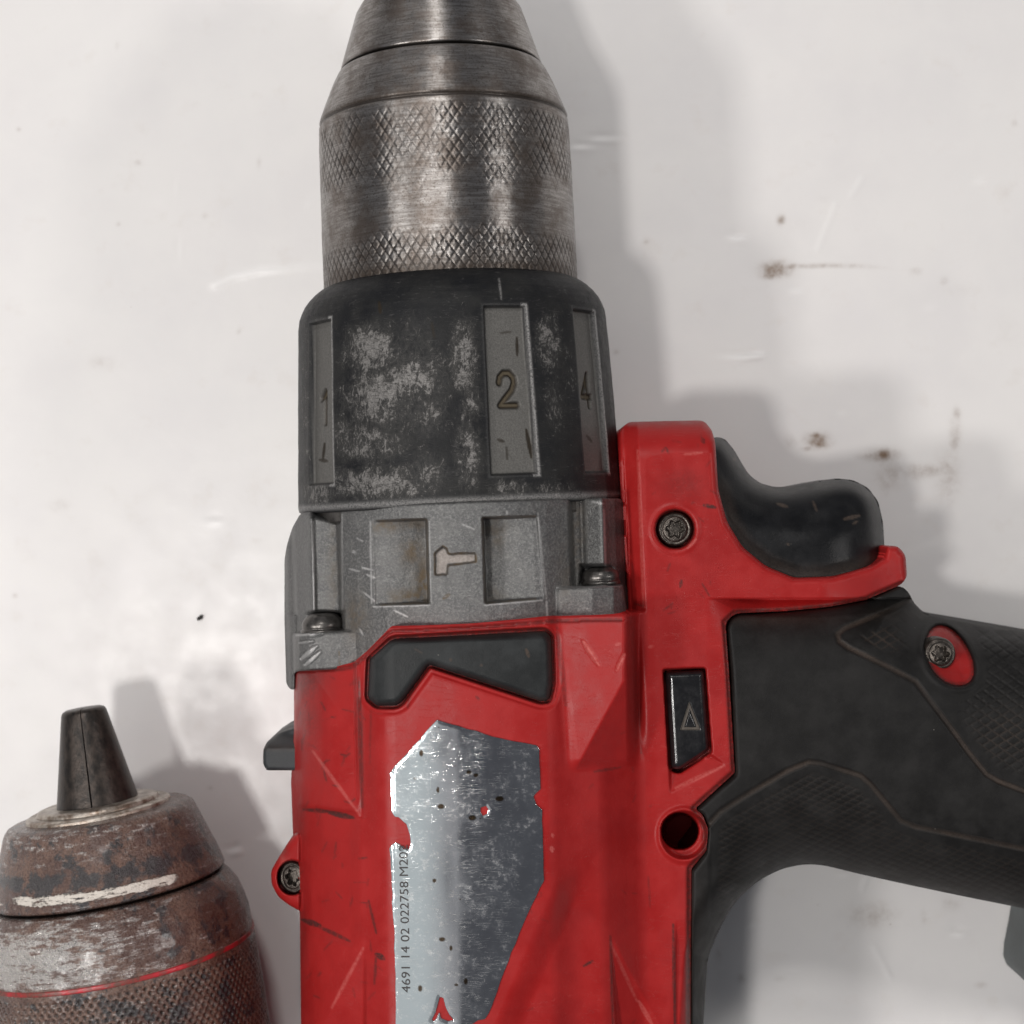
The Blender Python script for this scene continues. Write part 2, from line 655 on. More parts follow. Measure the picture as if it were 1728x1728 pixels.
def mat_label():
    n = NT("silver_foil")
    p = n.attr("px", True)
    spot = n.attr("spot")
    left_sheen = n.attr("left_sheen")
    n1 = n.noise(p, .02, 6, .7)
    n2 = n.noise(p, .09, 6, .75)
    sc = n.scratches(p, .008, .03, 4)
    haze = n.math('MULTIPLY', n.ramp(n2, .50, .66), n.ramp(n1, .42, .58))
    base = n.mix(n.ramp(n1, .3, .7), (.35, .36, .38), (.43, .44, .46))
    base = n.mix(n.math('MULTIPLY', left_sheen, .8), base, (.46, .53, .55))
    base = n.mix(n.math('MULTIPLY', haze, .5), base, (.56, .55, .535))
    base = n.mix(n.math('MULTIPLY', sc, .75), base, (.75, .74, .72))
    chips = n.math('MULTIPLY', n.ramp(n.voronoi(p, .045), .03, .075, 1, 0), n.ramp(n.noise(p, .03, 1), .56, .6))
    base = n.mix(n.math('MAXIMUM', chips, spot), base, (.085, .06, .038))
    rough = n.math('ADD', n.ramp(n1, .3, .7, .07, .14), n.math('MULTIPLY', n.math('MAXIMUM', haze, sc), .07))
    met = n.math('SUBTRACT', .96, n.math('ADD', n.math('MULTIPLY', haze, .25), n.math('MULTIPLY', left_sheen, .35)))
    h = n.math('ADD', n.math('MULTIPLY', n.noise(p, .010, 1), 1.6), n.math('MULTIPLY', n2, .04))
    h = n.math('SUBTRACT', h, n.math('MULTIPLY', sc, .12))
    return n.done(base, rough, met, n.bump(h, .16, 1.0), .5)


M_TABLE = mat_table()
M_RED = mat_red()
M_GRIP = mat_rubber()
M_PAD = mat_rubber("grey_rubber", (.017, .0185, .019), (.44, .58))
M_TRIG = mat_rubber("black_trigger_plastic", (.0030, .0032, .0040), (.34, .46), .26)
M_BTN = mat_simple("gloss_black_plastic", (.008, .008, .009), (.014, .014, .015), .14, 0, .05, .12)
M_CAST = mat_cast()
M_CLUTCH = mat_clutch()
M_CHUCK = mat_chuck()
M_RUST = mat_rust()
M_SCREW = mat_simple("blackened_steel", (.05, .043, .037), (.12, .105, .092), .30, .85, .12, .4)
M_SCREWD = mat_simple("dark_screw_steel", (.075, .07, .066), (.17, .16, .15), .30, .85, .05, .12)
M_JAW = mat_simple("dark_jaw_steel", (.032, .029, .027), (.070, .056, .048), .32, .7, .04, .4)
M_LABEL = mat_label()
M_INK = mat_simple("black_ink", (.018, .014, .014), (.035, .028, .026), .5)
M_STRIPE = mat_simple("red_ring_paint", (.46, .018, .03), (.12, .05, .036), .3, 0, .05, .6)
M_LUG = mat_rubber("grey_plastic", (.028, .03, .032), (.4, .55))
M_ARROW = mat_simple("grimy_recess", (.055, .045, .037), (.10, .085, .07), .6, 0, .3)
M_CRUMB = mat_simple("black_grit", (.02, .02, .02), (.05, .045, .04), .7, 0, .4)
M_COLLAR = mat_simple("tarnished_collar_steel", (.17, .115, .08), (.56, .51, .45), .30, .6, .045, .6)

# ---------------------------------------------------------------- table


def build_table():
    fine = np.arange(-1040, 1041, 4.0)
    out = np.array([1150, 1400, 2000, 3200, 6000, 9000.])
    ax = np.concatenate([-out[::-1], fine, out])
    X, Y = np.meshgrid(ax, ax)
    u, v = 864 + X * F / H, 864 - Y * F / H
    st = blobs(u, v, [
        (1305, 452, 20, 7, .75), (1300, 465, 18, 8, .7), (1330, 450, 22, 7, .62), (1318, 371, 8, 10, .6), (1318, 462, 22, 6, .5),
        (1376, 736, 11, 6, 1.0), (1383, 750, 13, 6, .9), (1362, 757, 12, 5, .5), (1335, 745, 12, 12, .3),
        (1492, 767, 17, 9, .85), (1465, 770, 22, 7, .4), (1496, 815, 14, 22, .32), (1520, 790, 28, 8, .33), (1545, 800, 14, 14, .34),
        (1575, 795, 30, 7, .34), (1600, 785, 14, 16, .38), (1610, 750, 10, 16, .42), (1615, 700, 8, 14, .45), (1603, 830, 12, 28, .3),
        (1545, 458, 12, 8, .3), (1593, 474, 10, 9, .28), (1090, 408, 7, 5, .32), (1040, 594, 7, 6, .34),
        (170, 612, 26, 16, .22), (100, 853, 24, 14, .22), (25, 1005, 6, 5, .35), (430, 912, 12, 7, .22),
        (1251, 1652, 8, 9, .4), (1480, 1545, 34, 20, .28), (1460, 1548, 10, 6, .35), (1558, 1550, 7, 18, .22), (1605, 1525, 20, 16, .25),
        (1655, 1662, 12, 6, .38), (1212, 1612, 7, 16, .28), (1315, 1652, 10, 6, .25), (355, 1330, 6, 5, .3), (1700, 560, 30, 40, .12),
        (232, 275, 7, 6, .34), (437, 275, 5, 12, .25), (345, 365, 6, 7, .24), (200, 378, 5, 5, .3), (32, 218, 5, 5, .35), (1390, 335, 18, 10, .12),
        (1700, 330, 14, 22, .12), (1712, 207, 6, 6, .35), (640, 40, 60, 20, .05), (403, 560, 5, 6, .3), (198, 77, 5, 8, .22)])
    st = np.maximum(st, blobs(u, v, [(1310, 455, 30, 15, .75), (1380, 744, 24, 15, .7), (1490, 768, 30, 13, .65), (1500, 800, 30, 30, .36), (1600, 800, 26, 50, .34), (1612, 735, 12, 40, .36), (1560, 795, 60, 14, .42), (1470, 1545, 50, 26, .35), (1350, 380, 60, 20, .08), (1620, 490, 40, 14, .14)]))
    trail = [(1345, 450), (1400, 448), (1450, 449), (1500, 452), (1545, 460), (1620, 485)]
    d = pline(trail, u, v)
    st = np.maximum(st, .42 * np.exp(-(d / 5) ** 2) * (1 - ss(1380, 1560, u)))
    crease = [(362, 480), (395, 466), (440, 456), (500, 451), (560, 447)]
    dc = pline(crease, u, v)
    sc = .8 * np.exp(-(dc / 6) ** 2) * (1 - .6 * ss(400, 540, u))
    z = 3.0 * np.exp(-(dc / 7) ** 2) * (1 - .7 * ss(400, 540, u))
    dents = [(1246, 404, 14, 6, 1.), (1250, 605, 30, 4, .8), (1275, 602, 12, 4, .9), (1345, 494, 12, 4, .5), (1023, 238, 26, 5, .5),
             (985, 252, 20, 5, .4), (1655, 307, 10, 5, .5), (395, 1440, 12, 5, .7), (403, 1436, 7, 6, .6), (520, 345, 7, 7, .2), (268, 338, 18, 8, .18),
             (305, 420, 4, 20, .3), (298, 320, 4, 18, .25), (1620, 1577, 12, 5, .8), (1268, 1563, 10, 6, .6), (1340, 1637, 18, 4, .4), (1425, 1476, 10, 4, .6),
             (365, 880, 12, 6, .3), (1570, 520, 12, 6, .25), (1420, 700, 10, 6, .25)]
    for x, y, a, b, s in dents:
        g = np.exp(-((u - x) / a) ** 2 - ((v - y) / b) ** 2)
        sc = np.maximum(sc, s * .8 * g)
        z += 2.5 * s * g - 2.0 * s * np.exp(-((u - x + 4) / a) ** 2 - ((v - y + 9) / b) ** 2)
    for seg in [(1475, 1598, 1502, 1650), (1240, 612, 1290, 598), (1380, 420, 1410, 345), (1437, 330, 1455, 300), (1455, 1500, 1462, 1480)]:
        dd = pline([seg[:2], seg[2:]], u, v)
        sc = np.maximum(sc, .25 * np.exp(-(dd / 4) ** 2))
        z += 1.0 * np.exp(-(dd / 5) ** 2)
    n = len(ax)
    idx = np.arange(n * n).reshape(n, n)
    q = np.stack([idx[:-1, :-1], idx[:-1, 1:], idx[1:, 1:], idx[1:, :-1]], -1).reshape(-1, 4)
    V = np.stack([X, Y, z], -1).reshape(-1, 3)
    o = make("tabletop", V, [q], M_TABLE, None, {"px": np.stack([u, v, z], -1).reshape(-1, 3), "stain": st.ravel(), "scuff": sc.ravel()})
    o["kind"] = "structure"


build_table()

# ---------------------------------------------------------------- the drill
drill = thing("cordless_drill", "worn red and black hammer drill with steel chuck lying on its side on white tabletop", "drill", (0, 0, 0))
AX = Axis(777.6, 849, ZC, math.atan(.0449))


def vs(v):
    """position along the spindle axis for a picture row at axis height"""
    return (v - 849) / math.cos(math.atan(.0449))


# -- chuck nose and sleeve


def build_chuck():
    nose = [(-70, 40), (-70, 96), (-62, 98), (-30, 104), (-12, 112), (0, 121), (11, 131), (26, 140), (60, 151), (100, 164), (117, 169), (119.5, 166), (121, 160), (121, 120)]
    nose = [(vs(a), b) for a, b in nose]
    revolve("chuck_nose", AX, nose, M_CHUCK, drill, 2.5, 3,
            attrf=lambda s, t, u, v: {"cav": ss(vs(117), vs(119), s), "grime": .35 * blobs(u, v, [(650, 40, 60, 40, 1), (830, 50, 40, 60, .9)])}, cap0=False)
    # jaws drawn back inside the nose
    for k in range(3):
        a = .5 + k * 2 * math.pi / 3
        pts, fs = [], []
        for s in (-95, -66, 40):
            for r, da in ((8, -.9), (8, .9), (38, .32), (38, -.32)):
                pts.append(AX.at(np.float64(vs(s)), np.float64(r * (.8 if s == -95 else 1)), np.float64(a + da)))
        for i in range(2):
            for j in range(4):
                fs.append([i * 4 + j, i * 4 + (j + 1) % 4, i * 4 + 4 + (j + 1) % 4, i * 4 + 4 + j])
        fs += [[3, 2, 1, 0], [8, 9, 10, 11]]
        V = np.array(pts)
        make("jaw", V, [np.array(fs)], M_JAW, drill, {"px": V}, smooth=False)
    prof = [(119, 130), (122, 166), (123.5, 171), (128, 175), (145, 184), (160, 190.5), (176, 197), (190, 202.5), (200, 206.5), (206, 208.5),
            (208.5, 207.5), (210, 205.5), (212.5, 205.5), (214, 208), (216, 209.5), (250, 211), (400, 213), (489, 213.5), (494, 211), (496, 200), (505, 190)]
    prof = [(vs(a), b) for a, b in prof]

    def knurl(s, t):
        v = s * math.cos(math.atan(.0449)) + 849
        x = np.where(t > math.pi, t - 2 * math.pi, t) * 212
        px_, py_ = 15.2, 22.0
        a = (x / px_ + (v - 240) / py_)
        b = (x / px_ - (v - 240) / py_)

        def g(w):
            d = np.abs(w - np.round(w)) * px_ * .83
            return 1 - ss(.3, 1.9, d)
        ga, gb = g(a), g(b)
        n1 = vnoise(x + 900, v, 60, 3, 4)
        n2 = vnoise(x + 900, v, 26, 4, 3)
        z1 = ss(222, 234, v) * (1 - ss(300, 372, v + 45 * n1))
        z2 = ss(404, 442, v + 22 * n1) * (1 - ss(486, 490, v))
        zone = np.maximum(z1 * np.clip(.74 + .9 * n2, .10, 1), z2 * np.clip(.95 + .5 * n2, .3, 1))
        side = .55 + .45 * ss(.15, .9, np.abs(t))
        zone = zone * np.maximum(side, 1 - z1 * .35)
        return np.maximum(ga, gb) * zone, zone

    def disp(s, t, r):
        k, zone = knurl(s, t)
        v = s + 849
        return -1.1 * k + .3 * vnoise(t * 212 + 900, v, 18, 6, 3)

    def attrf(s, t, u, v):
        k, zone = knurl(s, t)
        w = s * math.cos(math.atan(.0449)) + 849
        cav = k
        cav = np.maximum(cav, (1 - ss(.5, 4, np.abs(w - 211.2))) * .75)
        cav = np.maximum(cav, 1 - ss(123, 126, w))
        gr = .9 * ss(455, 490, w) + .75 * np.exp(-((w - 209) / 7.) ** 2) + .12 + .45 * blobs(u, v, [(560, 420, 70, 60, 1), (890, 260, 30, 120, .9), (600, 260, 22, 60, .7), (940, 420, 40, 80, .8), (880, 100, 40, 40, .5)])
        return {"cav": cav, "grime": np.clip(gr, 0, 1)}
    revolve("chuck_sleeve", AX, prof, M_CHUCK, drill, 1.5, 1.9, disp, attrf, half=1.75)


build_chuck()

# -- torque clutch ring with recessed numbered panels
STROKE = {
    "2": [[(-.5, .30), (-.42, .12), (-.18, 0), (.18, 0), (.43, .14), (.46, .32), (.28, .54), (-.18, .80), (-.5, 1.0), (.52, 1.0)]],
    "1": [[(-.45, .22), (-.1, .06), (.08, 0), (.08, 1.0)]],
    "4": [[(.22, 1.), (.22, 0), (-.5, .70), (.52, .70)]],
}


def build_clutch():
    prof = [(486, 195), (493, 205), (495, 214), (499, 222), (506, 231), (515, 240), (525, 247.5), (536, 253), (546, 256.5), (560, 258.5),
            (700, 265.5), (840, 271.5), (856, 272), (862, 270.5), (864.5, 267), (865, 255), (865, 240)]
    prof = [(vs(a - 9), b) for a, b in prof]
    panels = [(.352, "2"), (.998, "4"), (-.945, "1"), (1.645, None), (-1.6, None), (2.3, None), (-2.25, None), (2.95, None)]
    R = 266.0
    v0, v1 = 550., 812.

    def fields(s, t):
        w = s * math.cos(math.atan(.0449)) + 849
        tt = np.where(t > math.pi, t - 2 * math.pi, t)
        dep = np.zeros(s.shape)
        ins = np.zeros(s.shape)
        eng = np.zeros(s.shape)
        edg = np.zeros(s.shape)
        gold = np.zeros(s.shape)
        for c, ch in panels:
            x = (tt - c) * R
            if ch == '1':
                x = x - 2
            half = 36 + 3 * (w - 545) / 260
            dd = np.minimum(np.minimum(x + half, half - x), np.minimum(w - v0, v1 - w))
            wall = ss(0, 4.0, dd)
            # slightly flat floor: deeper at the middle of the arc
            dep = np.maximum(dep, wall * (9.5 + 1.5 * np.cos(np.clip(x / half, -1, 1) * 1.5)))
            ins = np.maximum(ins, ss(2.0, 4.5, dd))
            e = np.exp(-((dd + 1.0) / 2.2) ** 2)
            edg = np.maximum(edg, e * (.08 + .62 * (x > half - 9)))  # right edge painted brighter, as a wall catching light
            if ch:
                hh, ww, cy = 50., 27. if ch != "1" else 24., 679. if ch != "1" else 688.
                for st in STROKE[ch]:
                    pts = [(p[0] * ww, cy - hh / 2 + p[1] * hh) for p in st]
                    bb = (np.abs(x) < 34) & (np.abs(w - cy) < 45)
                    if bb.any():
                        d = pline(pts, x[bb], w[bb])
                        eng[bb] = np.maximum(eng[bb], 1 - ss(3.0, 6.8, d))
                        gold[bb] = np.maximum(gold[bb], 1 - ss(1.2, 3.2, d))
        return dep, ins, eng, edg, w, gold

    def disp(s, t, r):
        dep, ins, eng, edg, w, gold = fields(s, t)
        return -dep - 5.5 * eng + .8 * vnoise(t * 266 + 1200, w, 40, 8, 3)

    spots = [(625, 590, 42, 42, 1.), (700, 560, 40, 40, .35), (640, 670, 60, 50, 1.), (700, 640, 60, 40, .9), (620, 740, 70, 45, .75), (720, 700, 40, 40, .7),
             (782, 600, 22, 60, 1.), (795, 680, 20, 40, .7), (640, 815, 100, 28, 1.), (720, 800, 40, 40, .7), (790, 770, 24, 70, .8), (690, 640, 90, 90, .55),
             (925, 580, 22, 45, .8), (935, 680, 20, 60, .45), (540, 830, 40, 22, .7), (860, 825, 40, 16, .8), (930, 830, 50, 20, .5), (540, 540, 20, 10, .4), (950, 640, 60, 120, .22),
             (515, 700, 10, 160, .45)]

    def attrf(s, t, u, v):
        dep, ins, eng, edg, w, gold = fields(s, t)
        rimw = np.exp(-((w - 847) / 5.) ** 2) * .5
        chips = marks(u, v, [(548, 748, 545, 775, 3, .9), (540, 776, 552, 778, 5, .8), (888, 725, 897, 772, 5, .9), (840, 742, 850, 745, 4, .7), (855, 755, 856, 775, 3, .6),
                             (640, 510, 642, 528, 4, .9), (872, 570, 873, 600, 3, .9), (845, 562, 862, 560, 2, .6), (729, 545, 733, 570, 3, .6), (990, 735, 998, 745, 3, .6)])
        line = marks(u, v, [(842, 470, 846, 505, 1.5, .35)])
        return {"panel": ins, "dirt_shade": np.clip(np.maximum(eng * .95, chips), 0, 1), "gold": gold * .6, "edge": np.clip(np.maximum(edg, np.maximum(line, rimw * .9)), 0, 1),
                "wear": blobs(u, v, spots) * (1 - ins)}
    revolve("clutch_ring", AX, prof, M_CLUTCH, drill, 1.7, 1.9, disp, attrf, half=1.6)
    # dark ring filling the gap between the ring and the gear housing
    revolve("gap_ring", AX, [(vs(840), 200), (vs(842), 258), (vs(872), 258), (vs(874), 200)], M_SCREWD, drill, 6, 8)


build_clutch()

# -- cast gear housing
HOUSING = [(507, 866), (560, 858), (640, 853), (780, 847), (920, 843), (992, 841), (1046, 841), (1053, 848), (1056, 985), (1060, 1000), (1061, 1038), (1052, 1046),
           (933, 1048), (800, 1059), (700, 1064), (659, 1065), (616, 1108), (594, 1126), (560, 1130), (497, 1133), (497, 1165), (488, 1162), (483, 1153),
           (480, 1049), (480, 945), (484, 920), (493, 891)]
HOUSING = fillet(HOUSING, 6)
REC1 = fillet([(627, 877), (722, 874), (726, 1020), (631, 1023)], 5)
REC2 = fillet([(812, 872), (908, 869), (920, 1011), (817, 1020)], 5)
BLK_L = fillet([(493, 1066), (607, 1060), (611, 1060), (612, 1110), (594, 1128), (560, 1136), (495, 1138)], [10, 3, 3, 3, 3, 3, 3])
BLK_R = fillet([(934, 990), (1053, 985), (1062, 1050), (934, 1054)], [8, 10, 4, 4])
HAMMER = fillet([(733, 934), (747, 920.5), (754, 925), (757, 934), (803, 932.5), (804, 949), (757, 954), (755, 971), (734, 971), (733, 943)], 2)
_hu = [480, 484, 490, 494, 498, 524, 528, 533, 545, 562, 571, 576, 600, 625, 650, 675, 700, 725, 750, 782, 815, 850, 875, 900, 924, 962, 968, 984, 990, 1014, 1020, 1027, 1050, 1058]
_hz = [315, 345, 358, 364, 398, 468, 473, 464, 466, 469, 473, 497, 521, 540, 556, 569, 579, 586, 590, 592, 590, 583, 576, 566, 552, 520, 492, 482, 492, 512, 514, 472, 428, 400]


def z_housing(u, v, d):
    x = u - (v - 950) * .03
    z = np.interp(x, _hu, _hz)
    # the ribs end below the ring
    # casting fillets: soften by sampling either side
    z = (z * 2 + np.interp(x - 2, _hu, _hz) + np.interp(x + 2, _hu, _hz)) / 4
    z -= 55 * (1 - ss(862, 880, v + (540 - u) * .25)) * (u < 575) * .6
    # side boss pocket, left
    z += np.where((u < 497), 0, 0)
    low = ss(1034, 1040, v) * (1 - ss(497, 500, u))
    z = z + 22 * low
    # clearance around the two screw heads
    for cu, cv0, cv1, cz in ((545, 1028, 1066, 438), (1014, 950, 988, 452)):
        box = np.minimum(38 - np.abs(u - cu), np.minimum(v - cv0, cv1 - v))
        z = z + (np.minimum(z, cz) - z) * ss(0, 12, box)
    d1, d2 = sdf(REC1, u, v), sdf(REC2, u, v)
    z -= 46 * np.clip((u - 627) / 96, 0, 1) * ss(0, 5, d1)
    z -= 46 * np.clip((920 - u) / 103, 0, 1) * ss(0, 5, d2)
    bl, br = sdf(BLK_L, u, v), sdf(BLK_R, u, v)
    zl = np.interp(u, [493, 505, 522, 575, 612], [430, 478, 502, 512, 520]) - 22 * (1 - fil(bl, 9))
    zr = np.interp(u, [933, 945, 1000, 1035, 1050, 1062], [540, 546, 545, 530, 505, 470]) - 16 * (1 - fil(br, 8))
    z = np.where(bl > 0, np.maximum(z, z + (zl - z) * ss(0, 4, bl)), z)
    z = np.where(br > 0, np.maximum(z, z + (zr - z) * ss(0, 4, br)), z)
    z -= 9 * ss(-.5, 2.5, sdf(HAMMER, u, v) + 1.2 * vnoise(u, v, 9, 71, 2))
    z -= 5 * (1 - fil(d, 5))
    # gouges on the left block and overall cast unevenness
    gouge = marks(u, v, [(508, 1112, 535, 1090, 7, 1), (515, 1122, 540, 1100, 6, .9), (505, 1085, 528, 1082, 5, .6), (520, 1075, 545, 1070, 3, .5)])
    z -= 5 * gouge
    z += .9 * vnoise(u, v, 22, 11, 3)
    return z


def a_housing(u, v, d):
    d1, d2 = sdf(REC1, u, v), sdf(REC2, u, v)
    dirt_shade = blobs(u, v, [(715, 985, 16, 45, 1.), (695, 930, 18, 24, .8), (650, 885, 34, 12, .8), (700, 1008, 40, 14, .9), (700, 885, 30, 14, .5)]) * (d1 > 1)
    dirt_shade = np.maximum(dirt_shade, .5 * blobs(u, v, [(835, 900, 18, 30, 1), (830, 1005, 20, 14, .7)]) * (d2 > 1))
    dirt_shade = np.maximum(dirt_shade, .8 * (1 - ss(0, 3, np.abs(d1 - 2))) * (u > 640))  # darker line just inside the recess walls
    dirt_shade = np.maximum(dirt_shade, .8 * (1 - ss(0, 3, np.abs(d2 - 2))) * (u < 905))
    hs = sdf(HAMMER, u, v)
    dirt_shade = np.maximum(dirt_shade, 1. * (1 - ss(.5, 3, np.abs(hs - .5))))  # outline paints the shaded walls of the engraving
    dirt_shade = np.maximum(dirt_shade, .55 * blobs(u, v, [(600, 1040, 20, 40, 1), (563, 960, 10, 90, .6), (975, 900, 12, 70, .9), (955, 960, 14, 60, .6)]))  # includes shade painted down the side channels
    dirt_shade = np.maximum(dirt_shade, marks(u, v, [(748, 1010, 758, 1003, 4, .9), (572, 1100, 573, 1124, 2, .8)]))
    bare = marks(u, v, [(508, 1112, 535, 1088, 6.8, .9), (515, 1122, 540, 1100, 5.2, .9), (500, 1072, 530, 1070, 1.8, .9), (505, 1085, 528, 1082, 2.2, .6),
                        (529, 880, 530, 1030, 1.4, .9), (625, 880, 627, 1018, 1.1, .7), (630, 1024, 724, 1021, 1.1, .9), (818, 1021, 915, 1013, 1.1, .8), (922, 1015, 924, 1045, 1.1, .7),  # bright lines along ribs and recess edges are painted highlights
                        (612, 958, 628, 962, 1.4, .9), (620, 970, 632, 975, 2.2, .9), (590, 960, 605, 964, 1.4, .7), (614, 1000, 632, 1014, 1.4, .8), (665, 1030, 688, 1041, 1.1, .9),
                        (597, 930, 598, 932, 4.5, .8), (940, 992, 1050, 988, 1.8, .8), (1019, 860, 1022, 955, 1.6, .9), (1000, 847, 1018, 850, 1.8, .8), (603, 909, 612, 913, 0.9, .6), (780, 885, 800, 893, 0.9, .5), (855, 862, 856, 868, 1.4, .6),
                        (908, 866, 922, 1010, 0.9, .5), (660, 1060, 740, 1057, 0.9, .4), (607, 1062, 612, 1070, 1.8, .7), (724, 880, 727, 1015, 0.9, .5), (577, 868, 578, 1030, 0.9, .5)])
    hs = hs + 1.2 * vnoise(u, v, 9, 71, 2)
    return {"dirt_shade": np.clip(dirt_shade, 0, 1), "paint": ss(2, 4.5, hs) * .95, "bare": bare * .55}


housing = relief("gear_housing", HOUSING, z_housing, 60, M_CAST, drill, 1.6, a_housing)


def pan_screw(v_seat, u, z, R, hgt):
    """round head screw standing on a seat, its axis along the drill"""
    a = Axis(u, v_seat, z, math.atan(.0449))
    w = [(0, 0), (0, R * 1.04), (-2, R * 1.07), (-4.5, R * 1.06), (-6, R * 1.0), (-7, R * .96), (-9, R * .99), (-13, R * 1.0), (-17, R * .97), (-21, R * .90), (-hgt * .86, R * .76), (-hgt * .96, R * .55), (-hgt, R * .3), (-hgt, 2)]
    revolve("housing_screw", a, w, M_SCREWD, drill, 2, 3, half=2.2)


pan_screw(1067, 545, 462, 33, 31)
pan_screw(986, 1014, 480, 29, 27)

# -- red clamshell body: shape shared by the red shell and the rubber overmould
FULL = [(496, 1128), (640, 1050), (1048, 1040), (1062, 1030), (1052, 800), (1048, 728), (1058, 712), (1188, 709), (1201, 726), (1207, 745), (1212, 826), (1227, 881), (1253, 923), (1292, 955),
        (1340, 975), (1405, 973), (1470, 955), (1492, 941), (1496, 921), (1515, 921), (1528, 936), (1531, 972), (1540, 1016), (1561, 1036), (1613, 1046), (1728, 1066), (1980, 1110), (1980, 1590), (1728, 1533),
        (1637, 1515), (1518, 1490), (1438, 1472), (1390, 1460), (1358, 1458), (1319, 1466), (1279, 1486), (1239, 1523), (1212, 1572), (1194, 1618), (1192, 1650), (1187, 1728), (1180, 2040),
        (510, 2040), (508, 1728), (506, 1545), (494, 1400), (491, 1320), (496, 1235)]
HANDLE = [(900, 1000), (1500, 985), (1534, 1000), (1541, 1016), (1561, 1036), (1613, 1046), (1728, 1066), (1980, 1110), (1980, 1590), (1728, 1533),
          (1637, 1515), (1518, 1490), (1438, 1472), (1390, 1460), (1358, 1458), (1319, 1466), (1279, 1486), (1239, 1523), (1212, 1572), (1194, 1618), (1192, 1650), (1187, 1728), (1180, 2100), (900, 2100)]
BTN_HOLE = fillet([(1118, 1129), (1191, 1126), (1202, 1270), (1146, 1306), (1128, 1300)], 6)
PAD = fillet([(624, 1112), (621, 1178), (636, 1191), (668, 1191), (678, 1185), (724, 1121), (912, 1183), (926, 1182), (932, 1153), (930, 1074), (920, 1064), (662, 1078)], [5, 6, 5, 5, 5, 7, 5, 6, 5, 6, 8, 8])
LEDGE = [(1128, 1300), (1200, 1272), (1226, 1290), (1129, 1342)]
_bx = np.array([-318, -308, -300, -285, -262, -235, -205, -180, -160, -142, -100, -60, -24, 20, 60, 105, 130, 146, 170, 215, 262, 280, 300, 340, 1500], float)
_bz = np.array([320, 345, 410, 470, 512, 545, 572, 588, 606, 615, 615.7, 616, 616, 615.2, 613, 609, 604, 592, 576, 553, 503, 486, 481, 479, 478], float)


def dist_line(u, v, a, b):
    """signed distance to the line a->b, positive on its right side as seen in the picture"""
    ex, ey = b[0] - a[0], b[1] - a[1]
    L = math.hypot(ex, ey)
    return -((u - a[0]) * ey - (v - a[1]) * ex) / L * -1


def z_body(u, v):
    xa = 739.5 + .0449 * v - (v - 1400) * .03
    x = u - xa
    zz = sum(np.interp(x + o, _bx, _bz) for o in (-8, -4, 0, 4, 8)) / 5
    # label pad: soft edge bending to the left low on the body
    cut = u - (956 - (v - 1500) * .425)
    zz -= 20 * ss(-26, 26, cut) * ss(1430, 1540, v) * (1 - ss(150, 250, x))
    # upper left scoop, deepening towards a wall
    def scoop(edge_a, edge_b, wall_u, gate, k, sign):
        e = dist_line(u, v, edge_a, edge_b) * sign
        return gate * np.clip(e, 0, 200) * k
    g = (1 - ss(598, 606, u + (1250 - v) * .02)) * (v < 1400)
    e = (u - (522 + (v - 1255) * .72))
    dl = np.clip(e, 0, 90) * .40 * g
    zz -= dl * ss(1120, 1150, v + 20)
    # lower left scoop
    g = (1 - ss(612, 619, u)) * (v > 1560)
    e = (u - (615 - (v - 1597) * .53))
    zz -= np.clip(e, 0, 80) * .42 * g
    # middle flat, left: a shallow step down between the scoops
    g = ss(1366, 1378, v + (600 - u) * .12) * (1 - ss(1562, 1580, v - (u - 500) * .25))
    zz -= 9 * g * ss(498, 512, u) * (1 - ss(588, 612, u))
    # groove line along the foot of the pad
    zz -= 5 * np.exp(-((u - (608 + (v - 1250) * .02)) / 5.) ** 2) * (v < 1380)
    # upper right: trough and triangular facet
    tr = np.exp(-((u - (1072 + (v - 1150) * .055)) / 9.) ** 2) * (1 - ss(1180, 1290, v))
    zz -= 26 * tr
    rid = np.clip(1052 - (v - 1150) * .545, 940, 1052)
    col = np.minimum(586 + (u - 940) * .09, 586 + (rid - 940) * .09 - (u - rid) * .85)
    gate = ss(922 + np.clip(v - 1060, 0, 300) * .11, 952 + np.clip(v - 1060, 0, 300) * .11, u) * (1 - ss(1056, 1080, u)) * (1 - ss(1280, 1304, v)) * (v > 1030)
    zz = np.where(v < 1310, zz + (np.maximum(col, zz - 40) - zz) * gate, zz)
    # lower right facet with a sharp left wall
    wl = 1029 + (v - 1580) * .06
    e = u - wl
    wid = np.clip((v - 1575) * .48, 0, 90)
    g = ss(0, 4, e) * (v > 1575)
    zz -= np.clip(wid - e, 0, 90) * .45 * g
    # crease towards the rear of the handle side
    zz -= 10 * ss(1138, 1142, u) * (v > 1540) * ss(1540, 1600, v)
    return zz


def z_shell(u, v):
    D = sdf(FULL, u, v)
    z = z_body(u, v)
    # tower front rolls over, its left edge has a chamfer
    t = np.clip((v - 708) / 75, 0, 1)
    tower = 482 - 95 * (1 - np.sqrt(np.maximum(0, 1 - (1 - t) ** 2)))
    z = np.where((u > 1040) & (v < 1034), np.minimum(z, tower), z)
    ch = np.clip((1077 + (v - 750) * .045 - u) / 23, 0, 1)
    z -= np.where((u > 1040) & (v < 1032), 26 * ch, 0)
    # handle and guard rounding
    dh = sdf(HANDLE, u, v)
    zh = ZC + 168 * fil(np.maximum(dh, 0), 170)
    zh = np.where(dh > 0, zh, ZC)
    reg = ss(1190, 1300, u)
    z = np.where((u > 1150) & (v > 1010), z * (1 - reg) + np.minimum(z, zh) * reg, z)
    low = ss(1440, 1560, v) * ss(1100, 1150, u)
    z = z + (np.minimum(z, ZC + 168 * fil(np.maximum(D, 0), 60)) - z) * low
    # guard lip under the trigger droops towards its tip
    tip = ss(1380, 1530, u) * (1 - ss(1000, 1110, v))
    z -= 55 * tip
    return z, D


